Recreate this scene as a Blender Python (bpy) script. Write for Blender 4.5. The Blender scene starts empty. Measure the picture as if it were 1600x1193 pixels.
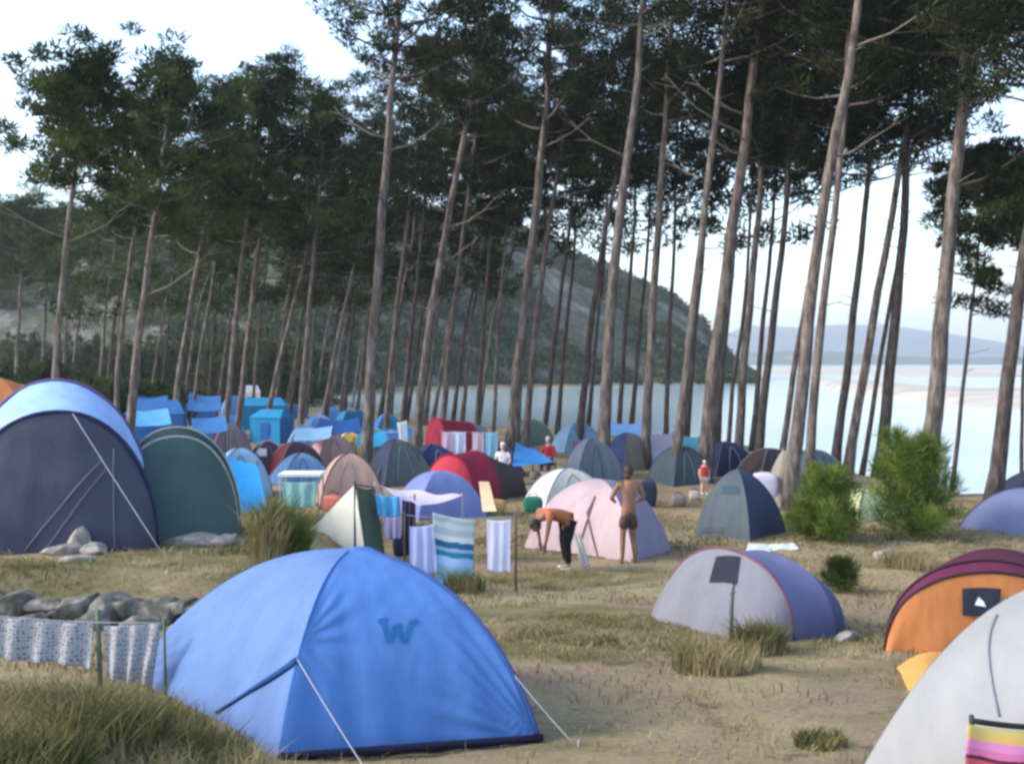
import bpy, bmesh, math, random
import numpy as np
from mathutils import Vector, Matrix, noise as mnoise
R = math.radians
rng = np.random.default_rng(7)
random.seed(7)
sc = bpy.context.scene
COL = sc.collection

# ------------------------------------------------------------------ camera
EYE = Vector((0, 0, 3.8)); F = 1555.0; PITCH = R(1.16)
cd = bpy.data.cameras.new("camera"); cam = bpy.data.objects.new("camera", cd); COL.objects.link(cam)
cd.sensor_width = 36; cd.lens = F / 1600 * 36; cd.clip_end = 20000; cd.clip_start = .05
cam.location = EYE; cam.rotation_euler = (R(90) - PITCH, 0, 0); sc.camera = cam
CP, SP = math.cos(PITCH), math.sin(PITCH)
def ray(px, py):
    x = (px - 800) / F; u = (596.5 - py) / F
    return Vector((x, CP + u * SP, -SP + u * CP))
def proj(p):
    v = p - EYE; dep = v.y * CP - v.z * SP; up = v.y * SP + v.z * CP
    return (800 + F * v.x / dep, 596.5 - F * up / dep)
def P(px, py, d):
    r = ray(px, py); return EYE + r * (d / r.y)

# ------------------------------------------------------------------ terrain
def sst(a, b, x):
    t = np.clip((x - a) / (b - a), 0, 1); return t * t * (3 - 2 * t)
S1p = [(-4000, 150), (300, 150), (400, 112), (480, 95), (700, 66), (950, 59), (1150, 50), (1300, 39), (1500, 33), (1600, 31), (2200, 26), (6000, 22)]
S2p = [(-4000, 150), (300, 150), (400, 113), (480, 116), (650, 142), (900, 165), (1120, 190), (1150, 3000), (6000, 3000)]
def terr(x, y):
    x = np.asarray(x, float); y = np.asarray(y, float)
    base = np.where(y < 19, 2 - 0.105 * np.clip(y, -3, 19), 0.0)
    base = base + 0.10 * np.exp(-((y - 19) / 2.5) ** 2)
    base = base + .55 * sst(-2.4, -3.6, x) * sst(11.3, 11.9, y) * (1 - sst(17, 26, y))
    base = base + .14 * np.exp(-((x + 3.5) / 1.25) ** 2 - ((y - 5.6) / 1.15) ** 2)
    base = base + .035 * np.sin(x * .9 + 1.3) * np.sin(y * .7) + .02 * np.sin(x * 2.3) * np.cos(y * 1.9 + .4)
    u = 800 + F * x / np.maximum(y, 1.0)
    s1 = np.interp(u, [a for a, b in S1p], [b for a, b in S1p]) + .8 * np.sin(u * .045)
    s2 = np.interp(u, [a for a, b in S2p], [b for a, b in S2p])
    wet = sst(-4, 2.0, y - s1) * (1 - sst(-2, 8, y - s2))
    wet = np.where(s2 - s1 < 3, 0, wet)
    far = sst(0, 60, y - s2) * 1.5 * (u < 1150)
    return base * (1 - wet) + wet * (-2.2) + far
def tz(x, y): return float(terr(x, y))
def G(px, py):
    r = ray(px, py); lo = 2.0; prev = lo
    d = lo
    while d < 400:
        p = EYE + r * (d / r.y)
        if p.z <= tz(p.x, p.y):
            a, b = prev, d
            for _ in range(20):
                m = (a + b) / 2; q = EYE + r * (m / r.y)
                if q.z <= tz(q.x, q.y): b = m
                else: a = m
            q = EYE + r * (b / r.y); return Vector((q.x, q.y, tz(q.x, q.y)))
        prev = d; d *= 1.01
    q = EYE + r * (60 / r.y); return Vector((q.x, q.y, tz(q.x, q.y)))
def D(px, d):
    x = (px - 800) / F * d; return Vector((x, d, tz(x, d)))

# ------------------------------------------------------------------ materials
MATS = {}
def nodes(m):
    m.use_nodes = True; nt = m.node_tree; nt.nodes.clear(); return nt, nt.nodes, nt.links
def base_mat(name, cols, scale=3.0, rough=.85, bump=.0, bscale=20., trans=0., spec=.2, detail=6, stretch=(1, 1, 1), sheen=0., contrast=(.35, .65), bdist=.02):
    if name in MATS: return MATS[name]
    m = bpy.data.materials.new(name); nt, N, L = nodes(m)
    out = N.new('ShaderNodeOutputMaterial'); p = N.new('ShaderNodeBsdfPrincipled')
    tc = N.new('ShaderNodeTexCoord'); mp = N.new('ShaderNodeMapping'); mp.inputs['Scale'].default_value = stretch
    L.new(tc.outputs['Object'], mp.inputs['Vector'])
    n = N.new('ShaderNodeTexNoise'); n.inputs['Scale'].default_value = scale; n.inputs['Detail'].default_value = detail
    n.inputs['Roughness'].default_value = .65
    L.new(mp.outputs[0], n.inputs['Vector'])
    cr = N.new('ShaderNodeValToRGB'); e = cr.color_ramp.elements
    e[0].position = contrast[0]; e[1].position = contrast[1]
    e[0].color = (*cols[0], 1); e[1].color = (*cols[-1], 1)
    for k, c in enumerate(cols[1:-1]):
        q = cr.color_ramp.elements.new(contrast[0] + (contrast[1] - contrast[0]) * (k + 1) / (len(cols) - 1)); q.color = (*c, 1)
    L.new(n.outputs['Fac'], cr.inputs['Fac']); L.new(cr.outputs[0], p.inputs['Base Color'])
    p.inputs['Roughness'].default_value = rough; p.inputs['Specular IOR Level'].default_value = spec
    if sheen: p.inputs['Sheen Weight'].default_value = sheen
    if bump:
        n2 = N.new('ShaderNodeTexNoise'); n2.inputs['Scale'].default_value = bscale; n2.inputs['Detail'].default_value = 5
        L.new(mp.outputs[0], n2.inputs['Vector'])
        b = N.new('ShaderNodeBump'); b.inputs['Strength'].default_value = bump; b.inputs['Distance'].default_value = bdist
        L.new(n2.outputs['Fac'], b.inputs['Height']); L.new(b.outputs[0], p.inputs['Normal'])
    if trans:
        t = N.new('ShaderNodeBsdfTranslucent'); L.new(cr.outputs[0], t.inputs['Color'])
        mx = N.new('ShaderNodeMixShader'); mx.inputs[0].default_value = trans
        L.new(p.outputs[0], mx.inputs[1]); L.new(t.outputs[0], mx.inputs[2]); L.new(mx.outputs[0], out.inputs[0])
    else: L.new(p.outputs[0], out.inputs[0])
    MATS[name] = m; return m
def mul(c, k): return tuple(max(0, min(1, v * k)) for v in c)
def fab(name, c, trans=.25, bump=.5, bscale=3.2, rough=.75, spec=.12):
    return base_mat('fabric_' + name, [mul(c, .88), c, mul(c, 1.07)], scale=2.2, rough=rough, bump=bump, bscale=bscale, trans=trans, spec=spec, stretch=(1, 1, .45), bdist=.06)
def plain(name, c, rough=.7, spec=.3, bump=0.):
    return base_mat('plain_' + name, [mul(c, .85), mul(c, 1.1)], scale=9, rough=rough, spec=spec, bump=bump)

# ------------------------------------------------------------------ object helpers
def tag(o, label=None, cat=None, group=None, kind=None):
    if label: o['label'] = label
    if cat: o['category'] = cat
    if group: o['group'] = group
    if kind: o['kind'] = kind
    return o
def empty(name, loc, label, cat, group=None):
    o = bpy.data.objects.new(name, None); COL.objects.link(o); o.location = loc; o.empty_display_size = .2
    return tag(o, label, cat, group)
def link(name, me, m, parent=None, smooth=True):
    o = bpy.data.objects.new(name, me); COL.objects.link(o)
    if m is not None:
        for mm in (m if isinstance(m, (list, tuple)) else [m]): me.materials.append(mm)
    if smooth and len(me.polygons): me.polygons.foreach_set('use_smooth', [True] * len(me.polygons))
    if parent is not None:
        o.parent = parent; me.transform(Matrix.Translation(-parent.location))   # geometry given in world space
    return o
def origin_to(o, p):
    o.data.transform(Matrix.Translation(-Vector(p))); o.location = p; return o
def np_mesh(name, V, Fq):
    me = bpy.data.meshes.new(name); V = np.ascontiguousarray(V, np.float32); Fq = np.ascontiguousarray(Fq, np.int32)
    k = Fq.shape[1]
    me.vertices.add(len(V)); me.vertices.foreach_set('co', V.ravel())
    me.loops.add(Fq.size); me.loops.foreach_set('vertex_index', Fq.ravel())
    me.polygons.add(len(Fq)); me.polygons.foreach_set('loop_start', np.arange(0, Fq.size, k, dtype=np.int32))
    me.polygons.foreach_set('loop_total', np.full(len(Fq), k, np.int32))
    me.update(calc_edges=True); me.validate(); return me
def grid_mesh(name, fn, nu, nv, flip=False, closed=False):
    V = [fn(i / (nu - 1), j / (nv - 1)) for j in range(nv) for i in range(nu)]
    Fq = []
    for j in range(nv - 1):
        for i in range(nu - 1):
            a = j * nu + i; q = (a, a + 1, a + nu + 1, a + nu)
            Fq.append(q[::-1] if flip else q)
    return np_mesh(name, np.array([tuple(v) for v in V]), np.array(Fq))
class MB:
    def __init__(s): s.V = []; s.F = []
    def tube(s, pts, rad, n=8, cap=True):
        pts = [Vector(p) for p in pts]
        if not isinstance(rad, (list, tuple)): rad = [rad] * len(pts)
        b0 = len(s.V); up = None
        for i, p in enumerate(pts):
            t = (pts[min(i + 1, len(pts) - 1)] - pts[max(i - 1, 0)])
            if t.length < 1e-9: t = Vector((0, 0, 1))
            t.normalize()
            if up is None: up = t.orthogonal()
            up = (up - t * up.dot(t)); up = up.normalized() if up.length > 1e-6 else t.orthogonal().normalized()
            w = t.cross(up)
            for k in range(n):
                a = 2 * math.pi * k / n; s.V.append(p + (up * math.cos(a) + w * math.sin(a)) * rad[i])
        for i in range(len(pts) - 1):
            for k in range(n):
                a = b0 + i * n + k; b = b0 + i * n + (k + 1) % n; s.F.append((a, b, b + n, a + n))
        if cap:
            s.F.append(tuple(b0 + k for k in range(n))[::-1]); e = b0 + (len(pts) - 1) * n; s.F.append(tuple(e + k for k in range(n)))
        return s
    def box(s, c, ax, ay, az):
        c = Vector(c); b = len(s.V)
        for z in (-1, 1):
            for y in (-1, 1):
                for x in (-1, 1): s.V.append(c + ax * x + ay * y + az * z)
        for f in ((0, 2, 3, 1), (4, 5, 7, 6), (0, 1, 5, 4), (2, 6, 7, 3), (0, 4, 6, 2), (1, 3, 7, 5)): s.F.append(tuple(b + i for i in f))
        return s
    def poly(s, pts):
        b = len(s.V); s.V += [Vector(p) for p in pts]; s.F.append(tuple(range(b, b + len(pts)))); return s
    def build(s, name, m, parent=None, smooth=True):
        me = bpy.data.meshes.new(name); me.from_pydata([tuple(v) for v in s.V], [], s.F); me.update()
        return link(name, me, m, parent, smooth)

# ------------------------------------------------------------------ the setting
def build_ground():
    xs = np.concatenate([-np.geomspace(4000, 14, 46), np.linspace(-13.8, 13.8, 231), np.geomspace(14, 4000, 46)])
    ys = np.concatenate([[-400, -100, -30, -8, -3], np.linspace(-1, 26, 226), np.linspace(26.3, 210, 260), np.geomspace(214, 6000, 30)])
    X, Y = np.meshgrid(xs, ys); Z = terr(X, Y)
    near = (Y > 0) & (Y < 30)
    n = np.zeros_like(Z)
    idx = np.argwhere(near)
    for i, j in idx:
        p = Vector((X[i, j], Y[i, j], 0)); n[i, j] = .035 * mnoise.noise(p * 1.6) + .018 * mnoise.noise(p * 5)
    Z = Z + n
    V = np.stack([X, Y, Z], -1).reshape(-1, 3); nx = len(xs); ny = len(ys)
    a = (np.arange(ny - 1)[:, None] * nx + np.arange(nx - 1)[None]).ravel()
    me = np_mesh('ground', V, np.stack([a, a + 1, a + nx + 1, a + nx], 1))
    m = bpy.data.materials.new('dry_ground'); nt, N, L = nodes(m)
    out = N.new('ShaderNodeOutputMaterial'); p = N.new('ShaderNodeBsdfPrincipled'); L.new(p.outputs[0], out.inputs[0])
    p.inputs['Roughness'].default_value = .95; p.inputs['Specular IOR Level'].default_value = .1
    tc = N.new('ShaderNodeTexCoord')
    def nz(s, d=6, r=.6, st=(1, 1, 1)):
        mp = N.new('ShaderNodeMapping'); mp.inputs['Scale'].default_value = st; L.new(tc.outputs['Object'], mp.inputs[0])
        q = N.new('ShaderNodeTexNoise'); q.inputs['Scale'].default_value = s; q.inputs['Detail'].default_value = d; q.inputs['Roughness'].default_value = r
        L.new(mp.outputs[0], q.inputs[0]); return q.outputs['Fac']
    def ramp(f, a, b, ca=(0, 0, 0, 1), cb=(1, 1, 1, 1)):
        q = N.new('ShaderNodeValToRGB'); q.color_ramp.elements[0].position = a; q.color_ramp.elements[1].position = b
        q.color_ramp.elements[0].color = ca; q.color_ramp.elements[1].color = cb; L.new(f, q.inputs[0]); return q.outputs[0]
    def mix(f, a, b):
        q = N.new('ShaderNodeMixRGB'); L.new(f, q.inputs[0])
        for s, v in ((1, a), (2, b)):
            if isinstance(v, tuple): q.inputs[s].default_value = (*v, 1)
            else: L.new(v, q.inputs[s])
        return q.outputs[0]
    straw = ramp(nz(14, 8, .75, (1, 2.6, 1)), .3, .7, (.18, .135, .075, 1), (.43, .34, .205, 1))
    soil = ramp(nz(22, 8, .7), .3, .7, (.17, .12, .08, 1), (.36, .265, .18, 1))
    green = ramp(nz(18, 8, .75, (1, 2, 1)), .3, .7, (.075, .075, .03, 1), (.20, .185, .08, 1))
    c = mix(ramp(nz(.55, 5, .6), .45, .58), straw, soil)
    c = mix(ramp(nz(.42, 6, .65, (.6, 1.2, 1)), .50, .62), c, green)
    c = mix(ramp(nz(1.7, 6, .7), .60, .66), c, (.13, .095, .07))
    L.new(c, p.inputs['Base Color'])
    b = N.new('ShaderNodeBump'); b.inputs['Strength'].default_value = .8; b.inputs['Distance'].default_value = .05
    L.new(nz(24, 10, .75), b.inputs['Height']); L.new(b.outputs[0], p.inputs['Normal'])
    tag(link('ground', me, m), kind='structure')
build_ground()

def build_water():
    V = np.array([[-6000, 20, -.5], [6000, 20, -.5], [6000, 6500, -.5], [-6000, 6500, -.5]])
    me = np_mesh('water', V, np.array([[0, 1, 2, 3]]))
    m = bpy.data.materials.new('lagoon_water'); nt, N, L = nodes(m)
    out = N.new('ShaderNodeOutputMaterial'); p = N.new('ShaderNodeBsdfPrincipled'); L.new(p.outputs[0], out.inputs[0])
    p.inputs['Base Color'].default_value = (.38, .46, .48, 1); p.inputs['Roughness'].default_value = .12; p.inputs['IOR'].default_value = 1.33
    tc = N.new('ShaderNodeTexCoord'); mp = N.new('ShaderNodeMapping'); mp.inputs['Scale'].default_value = (.35, 1.2, 1); L.new(tc.outputs['Object'], mp.inputs[0])
    n = N.new('ShaderNodeTexNoise'); n.inputs['Scale'].default_value = 1.2; n.inputs['Detail'].default_value = 5; L.new(mp.outputs[0], n.inputs[0])
    b = N.new('ShaderNodeBump'); b.inputs['Strength'].default_value = .22; b.inputs['Distance'].default_value = .1
    L.new(n.outputs['Fac'], b.inputs['Height']); L.new(b.outputs[0], p.inputs['Normal'])
    tag(link('water', me, m, smooth=False), kind='structure')
build_water()

def flat_land(name, outline, m, top=.35):
    """low sand flats: outline of (px, depth), rising gently out of the water"""
    pts = [Vector(((px - 800) / F * d, d, 0)) for px, d in outline]
    n = len(pts); fine = []
    for i in range(n):
        a, b = pts[i], pts[(i + 1) % n]
        for k in range(8):
            q = a.lerp(b, k / 8); j = (b - a).length * .05
            fine.append(q + Vector((mnoise.noise(q * .03) * j, mnoise.noise(q * .031 + Vector((9, 0, 0))) * j, 0)))
    c = sum(fine, Vector()) / len(fine); V = []; Fq = []; rings = 7; k = len(fine)
    for r in range(rings):
        s = 1 - r / rings; z = -.9 + (top + .9) * min(1, r / 1.5) ** .6
        for q in fine:
            w = c + (q - c) * s; V.append((w.x, w.y, z + .08 * mnoise.noise(w * .08) * (r > 0)))
    V.append((c.x, c.y, top))
    for r in range(rings - 1):
        for i in range(k): Fq.append((r * k + i, r * k + (i + 1) % k, (r + 1) * k + (i + 1) % k, (r + 1) * k + i))
    for i in range(k): Fq.append(((rings - 1) * k + i, (rings - 1) * k + (i + 1) % k, len(V) - 1))
    me = bpy.data.meshes.new(name); me.from_pydata(V, [], Fq); me.update()
    return tag(link(name, me, m), kind='structure')
sand = base_mat('wet_sand', [(.33, .29, .24), (.42, .37, .31), (.50, .45, .39)], scale=.05, rough=.8, stretch=(.4, 2, 1))
flat_land('sandbar', [(1235, 230), (1290, 165), (1400, 118), (1500, 98), (1650, 88), (1900, 80), (1900, 120), (1600, 128), (1450, 150), (1330, 205)], sand, .3)
flat_land('sandbar', [(1130, 330), (1300, 290), (1500, 270), (1800, 250), (1800, 700), (1500, 760), (1130, 700)], sand, .3)
shoremat = base_mat('far_scrub', [(.05, .07, .045), (.09, .11, .06), (.25, .23, .16)], scale=.02, rough=.95, stretch=(1, 1, 3), contrast=(.4, .75))

def ridge(name, prof, d0, d1, m, nu=160, nv=22, rough=.06, back=1.25, base_z=-.8, ns=.02, power=.9):
    """hill as a heightfield between two depths whose crest follows prof (px -> py at d1)"""
    pxs = np.linspace(prof[0][0], prof[-1][0], nu)
    crest = np.interp(pxs, [a for a, b in prof], [b for a, b in prof])
    V = []
    for j in range(nv + 5):
        t = j / (nv - 1)
        for i, px in enumerate(pxs):
            dd0 = np.interp(px, [a for a, b in d0], [b for a, b in d0]) if isinstance(d0, list) else d0
            dd1 = np.interp(px, [a for a, b in d1], [b for a, b in d1]) if isinstance(d1, list) else d1
            H = EYE.z + (565 - crest[i]) / F * dd1 - base_z
            if t <= 1: y = dd0 + (dd1 - dd0) * t; z = base_z + H * (math.sin(t * math.pi / 2) ** power)
            else: y = dd1 + (t - 1) * (dd1 - dd0) * 2; z = base_z + H * (1 - ((t - 1) * 5) ** 1.5 * .35)
            x = (px - 800) / F * y
            q = Vector((x, y, 0)); z += H * rough * (mnoise.noise(q * ns) + .5 * mnoise.noise(q * ns * 2.7) + .3 * mnoise.noise(q * ns * 7)) * min(1, t * 4) * (1 if t < 1 else .5)
            V.append((x, y, z))
    Fq = [(j * nu + i, j * nu + i + 1, (j + 1) * nu + i + 1, (j + 1) * nu + i) for j in range(nv + 4) for i in range(nu - 1)]
    me = np_mesh(name, np.array(V), np.array(Fq)); o = link(name, me, m); tag(o, kind='structure'); return o, np.array(V).reshape(nv + 5, nu, 3)
hillm = base_mat('scrub_hillside', [(.035, .045, .022), (.06, .065, .035), (.085, .078, .055), (.15, .14, .12)], scale=.16, rough=.95, bump=.9, bscale=.5, detail=12, contrast=(.40, .60), bdist=1.)
hp = [(-700, 330), (-300, 318), (0, 345), (150, 352), (300, 345), (500, 335), (680, 335), (760, 352), (850, 385), (950, 432), (1050, 470), (1100, 508), (1135, 556), (1165, 580), (1190, 588)]
_, HV = ridge('hill', hp, [(-700, 110), (350, 118), (480, 122), (650, 150), (900, 172), (1150, 198)], [(-700, 200), (400, 215), (700, 260), (1150, 275)], hillm)
ridge('far_shore', [(1060, 556), (1150, 552), (1300, 548), (1400, 556), (1500, 560), (1600, 556), (1900, 552)], 1500, 1700, shoremat, nu=120, nv=8, rough=.15, ns=.01)
ridge('mountains', [(950, 545), (1130, 522), (1170, 508), (1260, 512), (1330, 506), (1420, 512), (1480, 520), (1540, 530), (1600, 540), (1750, 530), (2000, 545)], 2600, 3400, base_mat('mountain_woods', [(.05, .07, .06), (.09, .11, .09)], scale=.004, rough=1), nu=140, nv=10, rough=.06, ns=.002)

# leaf cards scattered round centres, numpy
def leaves(centres, radii, per, L, W, flat=.7, upb=.35, shell=.55):
    n = len(centres) * per
    c = np.repeat(centres, per, 0); r = np.repeat(radii, per)
    d = rng.normal(size=(n, 3)); d /= np.linalg.norm(d, axis=1, keepdims=True)
    rr = (shell + (1 - shell) * rng.random(n) ** .5) * r * (rng.random(n) ** .35)
    pos = c + d * rr[:, None] * np.array([1, 1, flat])
    ax = d * .7 + rng.normal(size=(n, 3)) * .45 + np.array([0, 0, upb]); ax /= np.linalg.norm(ax, axis=1, keepdims=True)
    sd = np.cross(ax, rng.normal(size=(n, 3))); sd /= np.linalg.norm(sd, axis=1, keepdims=True) + 1e-9
    l = (L * (.6 + .8 * rng.random(n)))[:, None]; w = (W * (.6 + .8 * rng.random(n)))[:, None]
    a = pos - sd * w * .5; b = pos + sd * w * .5; e = pos + ax * l + sd * w * .15; f = pos + ax * l - sd * w * .15
    V = np.stack([a, b, e, f], 1).reshape(-1, 3); i = np.arange(n) * 4
    return V, np.stack([i, i + 1, i + 2, i + 3], 1)
def leafmat(name, cols, scale=1.2):
    return base_mat('foliage_' + name, cols, scale=scale, rough=.9, trans=.25, spec=.04, detail=3, contrast=(.35, .66))
scrubm = leafmat('scrub', [(.03, .045, .025), (.06, .08, .035), (.12, .12, .06)], .08)
# scrub over the hill: uncountable
NS = 9000; ii = rng.integers(0, 21, NS); jj = rng.integers(0, 158, NS); fu = rng.random((NS, 2))
pp = HV[ii, jj] + (HV[np.minimum(ii + 1, 26), jj] - HV[ii, jj]) * fu[:, :1] + (HV[ii, jj + 1] - HV[ii, jj]) * fu[:, 1:]
keep = np.array([mnoise.noise(Vector(p) * .045) > -.16 - .1 * (p[0] > -20) for p in pp])
pp = pp[keep]
V, Fq = leaves(pp + np.array([0, 0, .5]), .7 + 1.5 * rng.random(len(pp)) ** 2, 26, .65, .5, .75)
tag(link('shrubbery', np_mesh('shrubbery', V, Fq), scrubm, smooth=False), 'dark green scrub covering the rocky hillside behind the pine trunks', 'scrub', kind='stuff')

# ------------------------------------------------------------------ pines
bark = base_mat('pine_bark', [(.045, .036, .033), (.12, .099, .09), (.22, .19, .175)], scale=7, rough=.95, bump=1., bscale=16, stretch=(1, 1, .22), spec=.1, detail=8, bdist=.04)
bark2 = base_mat('dark_pine_bark', [(.032, .026, .025), (.07, .057, .053), (.12, .10, .095)], scale=9, rough=.95, bump=1., bscale=16, stretch=(1, 1, .22), spec=.1, detail=8, bdist=.04)
deadm = base_mat('dead_wood', [(.12, .10, .08), (.22, .19, .165)], scale=12, rough=.95, stretch=(1, 1, 1))
needles = [leafmat('pine', [(.012, .017, .009), (.026, .034, .014), (.07, .08, .028)], .7),
           leafmat('pine_green', [(.016, .028, .012), (.036, .055, .018), (.095, .12, .035)], .6)]
def tree(pxs, w, d=None, H=17.5, c0=.62, cr=3.0, label='', group='pines of the grove', lod=1, dark=False, green=0, dead=0, lopside=0, dens=1.0, seed=None, flatc=.5, single=False):
    rs = random.Random(seed if seed is not None else int(pxs[0][0] * 7 + pxs[0][1]))
    if d is None: d = 3.8 * F / max(60, pxs[0][1] - 565)
    sx = F / d; base = D(pxs[0][0], d); r0 = max(.06, w * .37 / sx)
    pts = [base + Vector((0, 0, -.15))]
    dx0 = 0
    for k, (px, py) in enumerate(pxs[1:]):
        q = P(px, py, d); q.y += .1 * math.sin(k * 1.7 + base.x); pts.append(q)
    top = pts[-1]; sl = (pts[-1] - pts[0]) / max(.1, pts[-1].z - pts[0].z)
    zt = base.z + H
    while top.z < zt - .5:
        nz_ = min(1.8, zt - top.z); top = top + Vector((sl.x * .55 * nz_ + rs.uniform(-.12, .12), rs.uniform(-.1, .1), nz_)); pts.append(top)
    # resample smooth
    zs = [p.z for p in pts]; n = 16 if lod else 9
    zz = np.linspace(zs[0], zs[-1], n)
    path = []
    for k, z in enumerate(zz):
        x = np.interp(z, zs, [p.x for p in pts]); y = np.interp(z, zs, [p.y for p in pts])
        wob = .12 * r0
        path.append(Vector((x + wob * math.sin(k * 1.9 + base.x * 3), y + wob * math.cos(k * 1.3 + base.x), z)))
    rad = []
    for k in range(n):
        t = k / (n - 1); rad.append(r0 * (1.0 - .72 * t ** 1.15) * (1 + .45 * math.exp(-t * 26)))
    rad[-1] = .03
    mb = MB(); mb.tube(path, rad, 9 if lod else 6)
    def at(t):
        f = t * (n - 1); i = min(n - 2, int(f)); return path[i].lerp(path[i + 1], f - i)
    cen = []; rr = []
    nl = int((25 if lod else 14) * dens)
    Hc = H * (1 - c0)
    for k in range(nl):
        t = c0 + (1 - c0) * (k + rs.random()) / nl * .97; s = (t - c0) / (1 - c0)
        prof = (math.sin(min(1, .22 + s * .9) * math.pi) ** .6) if s < .9 else .45
        a = k * 2.4 + rs.uniform(-.5, .5); ln = cr * prof * rs.uniform(.55, 1.1)
        if lopside: ln *= 1 + lopside * math.cos(a)
        o = at(t); el = rs.uniform(.1, .5) + .5 * s
        dr = Vector((math.cos(a), math.sin(a), 0)); bp = [o]
        for q in (.35, .7, 1): bp.append(o + dr * ln * q + Vector((rs.uniform(-.1, .1), rs.uniform(-.1, .1), ln * q * q * el)))
        br = r0 * .28 * (1.15 - s * .5)
        mb.tube(bp, [br, br * .7, br * .45, .012], 5 if lod else 4, cap=False)
        for q in (.5, .75, 1.0):
            c = o + dr * ln * q + Vector((0, 0, ln * q * q * el + .15))
            for _ in range(2 if lod else 1):
                off = Vector((rs.gauss(0, .42), rs.gauss(0, .42), rs.gauss(0, .22) + .1)) * (.5 + q * .5) * (cr / 3)
                cen.append(c + off); rr.append(rs.uniform(.30, .62) * (cr / 3) ** .5 * (1 if lod else 1.3))
    for _ in range(4): cen.append(at(.985) + Vector((rs.gauss(0, .5), rs.gauss(0, .5), rs.uniform(-.1, .5)))); rr.append(rs.uniform(.4, .7))
    root = empty('pine_tree', base, label, 'pine tree', group)
    # bare snags under the crown
    for k in range(5 if lod else 0):
        t = rs.uniform(.3, c0); a = rs.uniform(0, 6.28); o = at(t); ln = rs.uniform(.25, .9)
        mb.tube([o, o + Vector((math.cos(a) * ln, math.sin(a) * ln, ln * .25))], [r0 * .13, .01], 4, cap=False)
    mb.build('trunk', bark2 if dark else bark, root)
    V, Fq = leaves(np.array([tuple(c) for c in cen]), np.array(rr), (96 if lod else 64), (.18 if lod else .28), (.05 if lod else .09), flat=flatc)
    link('crown', np_mesh('crown', V, Fq), needles[green], root, smooth=False)
    for k in range(dead):
        t = c0 * rs.uniform(.62, 1.08); o = at(t); a = rs.uniform(-.5, .5) + (0 if rs.random() < .72 else math.pi)
        ln = rs.uniform(1.3, 3.0); dr = Vector((math.cos(a), math.sin(a) * .8, 0)); db = MB()
        bp = [o + dr * ln * q + Vector((rs.uniform(-.08, .08), 0, ln * (.18 * q + .42 * q * q))) for q in (0, .3, .6, .85, 1)]
        db.tube(bp, [r0 * .2, r0 * .16, r0 * .11, r0 * .07, .008], 5)
        for q in (1, 2, 3):
            s_ = rs.choice((-1, 1)); e = bp[q] + dr * ln * .28 + Vector((0, s_ * .2, rs.uniform(-.05, .45)))
            db.tube([bp[q], e], [r0 * .08, .006], 4, cap=False)
        db.build('dead_branch', deadm, root)
    return root

T = tree
T([(72,790),(78,690),(92,480),(110,320),(128,215)], 19, d=27, H=11.6, c0=.72, cr=1.9, green=1, dead=2, lopside=-.1, label='lone slender pine at the far left with a small open crown')
T([(178,725),(186,560),(205,400),(232,260)], 13, d=38, H=13.6, c0=.6, cr=2.6, green=1, label='thin pale pine just left of the thicker trunk behind the grey tunnel tent')
T([(198,745),(210,580),(232,400),(262,200)], 21, d=32, H=13.0, c0=.6, cr=2.9, green=1, dead=1, label='thick pine rising behind the dark rim of the large grey tunnel tent')
T([(262,700),(285,560),(312,400),(345,230)], 15, d=44, H=16.0, c0=.52, cr=3.0, green=1, label='leaning pine behind the far blue tarps, first right of the grey tent')
T([(296,690),(310,570),(335,430)], 9, d=50, H=15, c0=.55, cr=2.6, green=1, lod=1, label='thin twin pine touching the leaning trunk behind the blue tarps')
T([(347,705),(360,580),(378,400),(400,240)], 14, d=40, H=15, c0=.56, cr=2.8, green=1, label='left one of two parallel pines beside the far blue dome')
T([(366,708),(382,570),(402,400),(428,240)], 15, d=41, H=15.6, c0=.56, cr=2.8, green=1, label='right one of two parallel pines in front of the cyan cabin tent')
T([(410,690),(438,560),(478,400)], 11, d=52, H=16.4, c0=.5, cr=3.0, green=1, label='strongly leaning slim pine behind the cyan cabin tent')
T([(464,712),(478,560),(495,350),(508,190)], 15, d=40, H=14.6, c0=.55, cr=2.8, green=1, label='straight dark pine right of the cyan cabin tent')
T([(498,690),(525,540),(562,380)], 10, d=50, H=15.8, c0=.5, cr=2.8, label='slim leaning pine behind the navy tarp shelter')
T([(570,745),(580,560),(596,350),(612,150),(620,60)], 25, d=33, H=19, c0=.68, cr=3.2, dead=3, label='tall thick pine between the yellow dome and the bright blue tarp')
T([(600,690),(618,500),(640,320),(660,150)], 13, d=48, H=19, c0=.6, cr=3.1, label='slim pine close behind the tall thick trunk by the yellow dome')
T([(626,690),(640,540),(658,380)], 12, d=47, H=18, c0=.58, cr=3.0, dark=True, label='dark slim pine rising from the white sheet beside the blue tarp')
T([(647,730),(660,590),(682,440),(712,280),(738,140)], 21, d=36, H=18, c0=.66, cr=3.0, dead=2, label='pale grey leaning pine just left of the red dome tent')
T([(688,700),(702,540),(722,380),(745,200)], 14, d=44, H=18, c0=.62, cr=3.0, label='pine rising behind the pink and white hanging towels')
T([(744,690),(756,500),(766,380),(778,290)], 12, d=47, H=17, c0=.6, cr=2.9, dark=True, label='dark straight pine behind the right end of the hanging towels')
T([(770,695),(778,520),(788,400)], 9, d=46, H=15, c0=.62, cr=2.4, label='very thin pine left of the thick double trunk in mid camp')
T([(797,712),(812,560),(832,380),(856,150)], 27, d=40, H=19.5, c0=.66, cr=3.4, dead=1, label='thick pine trunk standing behind the small blue tarp lean-to')
T([(820,700),(836,520),(856,360),(885,190)], 15, d=44, H=18.5, c0=.6, cr=3.2, label='pine close behind the thick trunk by the blue tarp lean-to', dead=1)
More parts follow.
